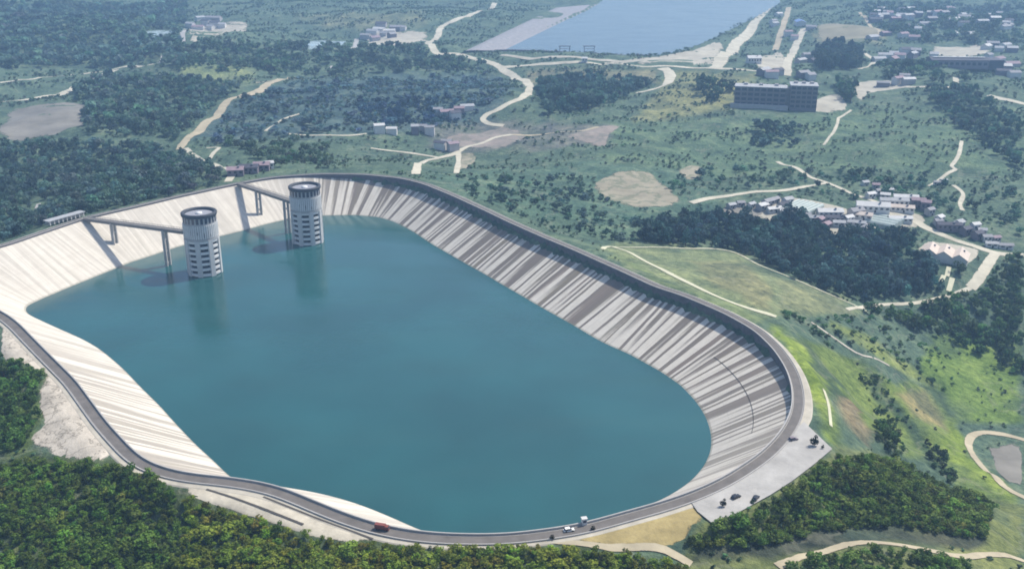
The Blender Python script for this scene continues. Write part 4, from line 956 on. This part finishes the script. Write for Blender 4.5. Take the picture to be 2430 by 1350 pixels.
TZONES = [  # polygon (photo pixels), spacing m, height lo, hi, width ratio, tint, keep probability
 ([(0,10),(440,10),(440,160),(280,160),(0,165)], 11, 8, 15, 1.0, (.058,.10,.085), .6),
 ([(440,100),(720,112),(1000,112),(1190,168),(700,182),(440,160)], 12, 7, 12, 1.0, (.045,.08,.055), .55),
 ([(170,200),(330,178),(560,205),(560,240),(430,335),(190,320)], 9, 6, 12, .9, (.055,.092,.078), .7),
 ([(0,335),(430,352),(540,415),(545,440),(420,465),(200,515),(100,540),(0,575)], 7.5, 5, 10, .9, (.052,.09,.082), .72),
 ([(540,340),(760,330),(800,395),(650,408)], 9, 5, 9, 1.0, (.045,.075,.05), .4),
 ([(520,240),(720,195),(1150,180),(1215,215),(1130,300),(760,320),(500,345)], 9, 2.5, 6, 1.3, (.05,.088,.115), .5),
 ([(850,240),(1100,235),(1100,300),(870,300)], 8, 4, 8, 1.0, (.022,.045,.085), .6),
 ([(1265,205),(1400,185),(1540,200),(1510,222),(1420,255),(1300,272)], 8, 8, 14, .8, (.04,.08,.068), .85),
 ([(1500,570),(1620,520),(1830,518),(1960,555),(2150,560),(2205,600),(2215,660),(2255,700),(2060,722),(1950,688),(1830,636),(1740,596),(1600,585)], 6.2, 7, 12, .75, (.028,.058,.062), .92),
 ([(2255,640),(2420,612),(2430,900),(2200,790),(2060,745),(2215,715)], 7, 5, 10, .95, (.038,.08,.03), .75),
 ([(1850,750),(2060,745),(2250,850),(2280,960),(2120,860),(1960,820)], 7, 1.6, 3.6, 1.3, (.05,.10,.045), .5),
 ([(1630,1292),(1690,1256),(1835,1196),(1990,1082),(2120,1100),(2360,1205),(2338,1272),(2200,1266),(2100,1250),(2000,1254),(1860,1286),(1720,1300),(1640,1312)], 2.35, 2.4, 3.8, 1.15, (.064,.10,.022), .98),
 ([(1850,1345),(1960,1322),(2100,1302),(2200,1318),(2300,1332),(2300,1380),(1850,1380)], 3.4, 2.5, 4.5, 1.0, (.05,.085,.02), .8),
 ([(-60,1098),(200,1108),(330,1112),(420,1172),(440,1250),(380,1420),(-60,1420)], 2.5, 1.9, 4.0, 1.05, (.056,.092,.017), .93),
 ([(425,1176),(560,1226),(700,1268),(800,1292),(1000,1306),(1330,1306),(1450,1320),(1640,1350),(1640,1420),(385,1420),(440,1250)], 2.4, 1.9, 3.9, 1.1, (.09,.118,.016), .93),
 ([(-60,840),(60,862),(120,885),(95,960),(85,1000),(80,1060),(0,1080),(-60,1080)], 3.2, 2.5, 5, 1.0, (.045,.085,.02), .85),
 ([(1940,122),(2040,122),(2040,168),(1938,166)], 7, 13, 17, .6, (.025,.045,.04), 1.0),
 ([(2050,10),(2430,10),(2430,112),(2200,106),(2090,80)], 13, 7, 12, 1.0, (.045,.075,.055), .5),
 ([(2060,150),(2220,160),(2300,190),(2240,200),(2100,190)], 11, 6, 11, 1.0, (.04,.075,.05), .5),
 ([(1655,205),(1740,200),(1745,245),(1665,245)], 10, 9, 15, .8, (.035,.065,.045), .6),
 ([(1985,205),(2025,200),(2020,252),(1992,250)], 9, 12, 18, .8, (.035,.07,.045), .9),
 ([(2180,215),(2280,210),(2420,290),(2420,400),(2330,350),(2210,250)], 9, 6, 11, .9, (.035,.07,.055), .7),
 ([(1800,300),(1900,290),(1890,350),(1790,350)], 9, 6, 10, 1.0, (.04,.08,.075), .6),
 ([(1430,430),(1780,400),(2420,420),(2420,560),(2200,490),(1960,470),(1640,490)], 9, 3, 7, 1.1, (.04,.085,.065), .38),
 ([(1060,430),(1400,420),(1560,500),(1640,540),(1480,580),(1300,540),(1150,490)], 8, 2.5, 5.5, 1.1, (.045,.09,.075), .42),
 ([(2040,880),(2100,900),(2160,990),(2120,1020),(2060,960)], 4, 1.5, 3.5, 1.2, (.035,.075,.03), .7),
 ([(2185,1060),(2225,1055),(2262,1120),(2270,1150),(2240,1145)], 4.5, 2.5, 5, 1.0, (.035,.065,.03), .8),
 ([(2075,1010),(2105,1005),(2150,1085),(2130,1095),(2085,1060)], 4.5, 2.5, 5, 1.0, (.04,.075,.03), .8),
]
def scatter():
    out = []
    zid_rng = np.random.default_rng(3)
    for zi, (poly, sp, h0, h1, wr, tint, keep) in enumerate(TZONES):
        pp = np.array(poly, float)
        # world bounds from the corners
        g = np.array([G(min(max(a, -200), 2600), min(max(b, 5), 1420))[:2] for a, b in poly])
        x0, y0 = g.min(0) - 15; x1, y1 = g.max(0) + 15; y1 = min(y1, 4200)
        nx, ny = int((x1 - x0) / sp) + 1, int((y1 - y0) / (sp * .9)) + 1
        if nx * ny > 400000: continue
        X, Y = np.meshgrid(x0 + np.arange(nx) * sp, y0 + np.arange(ny) * sp * .9); X = X + (np.arange(ny) % 2)[:, None] * sp / 2
        X = (X + zid_rng.uniform(-.42, .42, X.shape) * sp).ravel(); Y = (Y + zid_rng.uniform(-.42, .42, Y.shape) * sp).ravel()
        zz = h(X, Y); px, py, f = proj(X, Y, zz)
        k = inside(pp, px + nz(X, Y, 30, zi) * 4, py + nz(X, Y, 30, zi + 50) * 3)
        cl = nz(X, Y, sp * 7, zi + 100)
        k &= zid_rng.uniform(0, 1, X.shape) < keep + (.28 * cl if keep < .7 else .05 * cl)
        X, Y, zz, f = X[k], Y[k], zz[k], f[k]; n_ = len(X)
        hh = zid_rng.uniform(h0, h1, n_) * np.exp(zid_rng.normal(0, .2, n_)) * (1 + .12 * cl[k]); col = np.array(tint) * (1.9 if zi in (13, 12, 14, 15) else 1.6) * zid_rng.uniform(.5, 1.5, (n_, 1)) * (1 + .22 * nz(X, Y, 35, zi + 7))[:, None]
        col = col * (1 + zid_rng.normal(0, .10, (n_, 3)))
        out.append(np.c_[X, Y, zz, hh, hh * wr * zid_rng.uniform(.7, 1.4, n_), zid_rng.uniform(0, 6.28, n_), np.clip(col, .006, .5), np.full(n_, zi), f])
    # scattered scrub and lone trees everywhere else
    sp = 7.5
    X, Y = np.meshgrid(np.arange(-1500, 1700, sp), np.arange(230, 2900, sp)); X = (X + rng.uniform(-.5, .5, X.shape) * sp).ravel(); Y = (Y + rng.uniform(-.5, .5, Y.shape) * sp).ravel()
    k = (nz(X, Y, 90, 77) + .6 * nz(X, Y, 33, 78) + rng.normal(0, .5, X.shape)) > .42
    X, Y = X[k], Y[k]; zz = h(X, Y); px, py, f = proj(X, Y, zz); n_ = len(X)
    terr = inside(np.array([(1830,770),(1900,770),(2150,900),(2320,1060),(2420,1180),(2420,1330),(2340,1300),(2200,1160),(1975,1060),(1890,980)], float), px, py) & (rng.uniform(0, 1, n_) < .8) | inside(np.array([(1420,575),(1760,590),(2070,745),(1850,760),(1600,700)], float), px, py) | inside(np.array([(1830,770),(1900,790),(2010,1040),(1975,1060),(1890,980)], float), px, py)
    hh = rng.uniform(.9, 2.9, n_) * np.clip(f / 900, .7, 1.7); col = np.array((.088, .142, .098)) * rng.uniform(.55, 1.45, (n_, 1)) * (1 + rng.normal(0, .1, (n_, 3)))
    a = np.c_[X, Y, zz, hh, hh * 1.35, rng.uniform(0, 6.28, n_), np.clip(col, .006, .5), np.full(n_, 99), f]; out.append(a[~terr])
    # woods and thickets outside the photo's frame
    sp = 7.0
    X, Y = np.meshgrid(np.arange(-1100, 1100, sp), np.arange(60, 1700, sp)); X = (X + rng.uniform(-.5, .5, X.shape) * sp).ravel(); Y = (Y + rng.uniform(-.5, .5, Y.shape) * sp).ravel()
    zz = h(X, Y); px, py, f = proj(X, Y, zz)
    k = ((px < -70) | (px > 2500) | (py > 1425)) & ((nz(X, Y, 140, 177) + .5 * nz(X, Y, 45, 178) + rng.normal(0, .3, X.shape)) > .1)
    X, Y, zz, f = X[k], Y[k], zz[k], f[k]; n_ = len(X); hh = rng.uniform(3, 8, n_); col = np.array((.06, .095, .05)) * rng.uniform(.55, 1.45, (n_, 1))
    out.append(np.c_[X, Y, zz, hh, hh, rng.uniform(0, 6.28, n_), np.clip(col, .006, .5), np.full(n_, 98), np.maximum(f, 521)])
    A = np.vstack(out)
    # keep clear of the dam, roads, yards, lake and buildings
    ok = np.ones(len(A), bool); X, Y = A[:, 0], A[:, 1]
    i = np.clip(np.searchsorted(xs, X) - 1, 0, len(xs) - 2); j = np.clip(np.searchsorted(ys, Y) - 1, 0, len(ys) - 2)
    ok &= sdist[j, i] > 11; ok &= ld[j, i] > 2; ok &= pdst[j, i] > -.5
    for c, w in road_lines:
        bb = (X > c[:, 0].min() - 15) & (X < c[:, 0].max() + 15) & (Y > c[:, 1].min() - 15) & (Y < c[:, 1].max() + 15) & ok
        w_i = np.where(bb)[0]
        if len(w_i) == 0: continue
        dm = np.full(len(w_i), 1e9)
        for q in c[::1]: dm = np.minimum(dm, (X[w_i] - q[0]) ** 2 + (Y[w_i] - q[1]) ** 2)
        ok[w_i[np.sqrt(dm) < w * .5 + A[w_i, 4] * .3 + (1 if w < 5 else 2)]] = False
    for g in patch_polys + [P(*zip(*[(1100,122),(1200,124),(1430,5),(1320,5)]), 0)[:, :2]]:
        bb = np.where((X > g[:, 0].min()) & (X < g[:, 0].max()) & (Y > g[:, 1].min()) & (Y < g[:, 1].max()) & ok)[0]
        if len(bb): ok[bb[inside(g, X[bb], Y[bb])]] = False
    for x, y, r in foot: ok &= (X - x) ** 2 + (Y - y) ** 2 > (r + 1.5) ** 2
    return A[ok]
TREES = scatter()
px, py, f = proj(TREES[:, 0], TREES[:, 1], TREES[:, 2] + TREES[:, 3] * .5)
size = np.where((px > 0) & (px < 2430) & (py > 0) & (py < 1350), TREES[:, 3] * TREES[:, 4] / f ** 2, 0)
order = np.argsort(-size); single = order[:300]; rest = order[300:]
print('trees', len(TREES))
def woodland(name, T, A):
    Vs, Qs, Cs = [], [], []; base = 0; pick = rng.integers(0, len(T), len(A))
    for k, (V, Q) in enumerate(T):
        a = A[pick == k]
        if not len(a): continue
        c, s = np.cos(a[:, 5]), np.sin(a[:, 5]); w = a[:, 4]
        x = (V[None, :, 0] * c[:, None] - V[None, :, 1] * s[:, None]) * w[:, None] * 1.15 + a[:, 0:1]
        y = (V[None, :, 0] * s[:, None] + V[None, :, 1] * c[:, None]) * w[:, None] * 1.15 + a[:, 1:2]
        z = V[None, :, 2] * a[:, 3:4] + a[:, 2:3]
        Vs.append(np.stack([x, y, z], -1).reshape(-1, 3)); m_ = len(V)
        Qs.append((Q[None] + (np.arange(len(a)) * m_)[:, None, None] + base).reshape(-1, Q.shape[1])); base += m_ * len(a)
        Cs.append(np.repeat(np.c_[a[:, 6:9], np.ones(len(a))], m_, 0))
    if not Vs: return
    o = np_mesh(name, np.vstack(Vs), np.vstack(Qs), M['leaf'], False, ('tint', np.vstack(Cs)))
    return tag(o, kind='stuff')
Rr = TREES[rest]; dist = Rr[:, 10]
scr = Rr[:, 9] == 99
w = woodland('scrub', scrub_T, Rr[scr]); tag(w, 'low scrub and lone bushes dotted over the open ground', 'scrub')
Rr = Rr[~scr]; dist = dist[~scr]
near = dist < 520; midd = (dist >= 520) & (dist < 1150); farr = dist >= 1150
w = woodland('woodland', near_T, Rr[near]); tag(w, 'dense green brush and trees of the foreground slopes below the crest road', 'woodland')
w = woodland('woodland', mid_T, Rr[midd]); tag(w, 'dark woods and scrub of the middle distance around the dam', 'woodland')
w = woodland('woodland', far_T, Rr[farr]); tag(w, 'hazy blue-green woods of the far valley', 'woodland')
# the 300 trees that show largest, each a tree of its own
crowns = []
for k, (V, Q) in enumerate(near_T):
    me = bpy.data.meshes.new('crown'); me.from_pydata([tuple(v) for v in V], [], [tuple(q) for q in Q]); me.materials.append(M['leaf_obj']); crowns.append(me)
m = MB(); m.lathe([(.055, -.15), (.04, .25), (.022, .62), (.006, .8)], 7)
for a in (.4, 2.4, 4.5): m.beam((0, 0, .35), (.22 * math.cos(a), .22 * math.sin(a), .62), .02, .02)
tmp = m.build('trunk', M['bark'], None, True); trunk_me = tmp.data; bpy.data.objects.remove(tmp)
def place_tree(a, k, label, group, cat='tree', name='tree'):
    t = bpy.data.objects.new(name, None); C.objects.link(t); t.location = a[:3]; t.rotation_euler = (0, 0, a[5]); t.scale = (a[4] * 1.15, a[4] * 1.15, a[3])
    tag(t, label, cat, group)
    c = bpy.data.objects.new('crown', crowns[k % 6]); C.objects.link(c); c.parent = t; c.color = (*a[6:9], 1)
    b = bpy.data.objects.new('trunk', trunk_me); C.objects.link(b); b.parent = t
for n_, i in enumerate(single):
    a = TREES[i]; lum = a[6:9].sum(); red = a[6] / max(a[7], 1e-3)
    tone = 'dark green' if lum < .115 else ('mid green' if lum < .16 else 'light yellow-green')
    x_, y_ = px[i], py[i]; zi = int(a[9])
    where = {11: 'on the wooded knoll at the lower right', 12: 'below the dirt track at the lower right corner', 15: 'on the left slope beside the pale rock cut'}.get(zi, None)
    if where is None: where = ('in the foreground wood at the lower left corner' if x_ < 420 else 'in the foreground wood below the terraced bank' if x_ < 950 else 'in the bottom strip of wood below the crest road' if x_ < 1320 else 'in the bottom strip of wood below the golden grass')
    place_tree(a, n_, f'{tone} bushy tree {where}', f'{tone} trees {where}')
for px1, py1, hh, lb in ((1716, 1200, 3.4, 'dark shrub with splayed branches on the pale pavement beside the black car'), (1932, 1056, 5.0, 'dark upright conifer-like shrub near the far corner of the pale pavement'), (1952, 1063, 1.8, 'small dark round shrub by the far corner of the pale pavement')):
    q = P(px1, py1, R); place_tree(np.array([q[0], q[1], R - .1, hh, hh * .8, 1.0, .014, .02, .012]), 2, lb, None, 'shrub', 'shrub')
for px1, py1, lb in ((1310, 1277, 'small dark shrub on the outer verge left of the white car'), (1407, 1256, 'small dark shrub on the outer verge right of the white booth')):
    q = P(px1, py1, R); place_tree(np.array([q[0], q[1], R - .4, 2.2, 2.0, 1.0, .03, .03, .015]), 3, lb, None, 'shrub', 'shrub')

# ------------------------------------------------------------------ haze
bm = bmesh.new(); bmesh.ops.create_cube(bm, size=1.0)
for v in bm.verts: v.co = Vector((v.co.x * 9000, v.co.y * 8600 + 3500, v.co.z * 520 + 40))
zmin = float(Z.min()) - 2; ztop = max(float(Z.max()), CAM_H) + 12
for v in bm.verts: v.co.z = zmin if v.co.z < 40 else ztop
me = bpy.data.meshes.new('haze'); bm.to_mesh(me); bm.free()
hz = bpy.data.objects.new('haze', me); C.objects.link(hz); tag(hz, kind='stuff')
hm = bpy.data.materials.new('haze_air'); hm.use_nodes = True; nt = hm.node_tree; nt.nodes.clear()
pv = nt.nodes.new('ShaderNodeVolumePrincipled'); pv.inputs['Density'].default_value = HAZE_DENSITY; pv.inputs['Color'].default_value = (.38, .64, 1.0, 1); pv.inputs['Anisotropy'].default_value = .1
out = nt.nodes.new('ShaderNodeOutputMaterial'); nt.links.new(pv.outputs[0], out.inputs['Volume']); me.materials.append(hm)
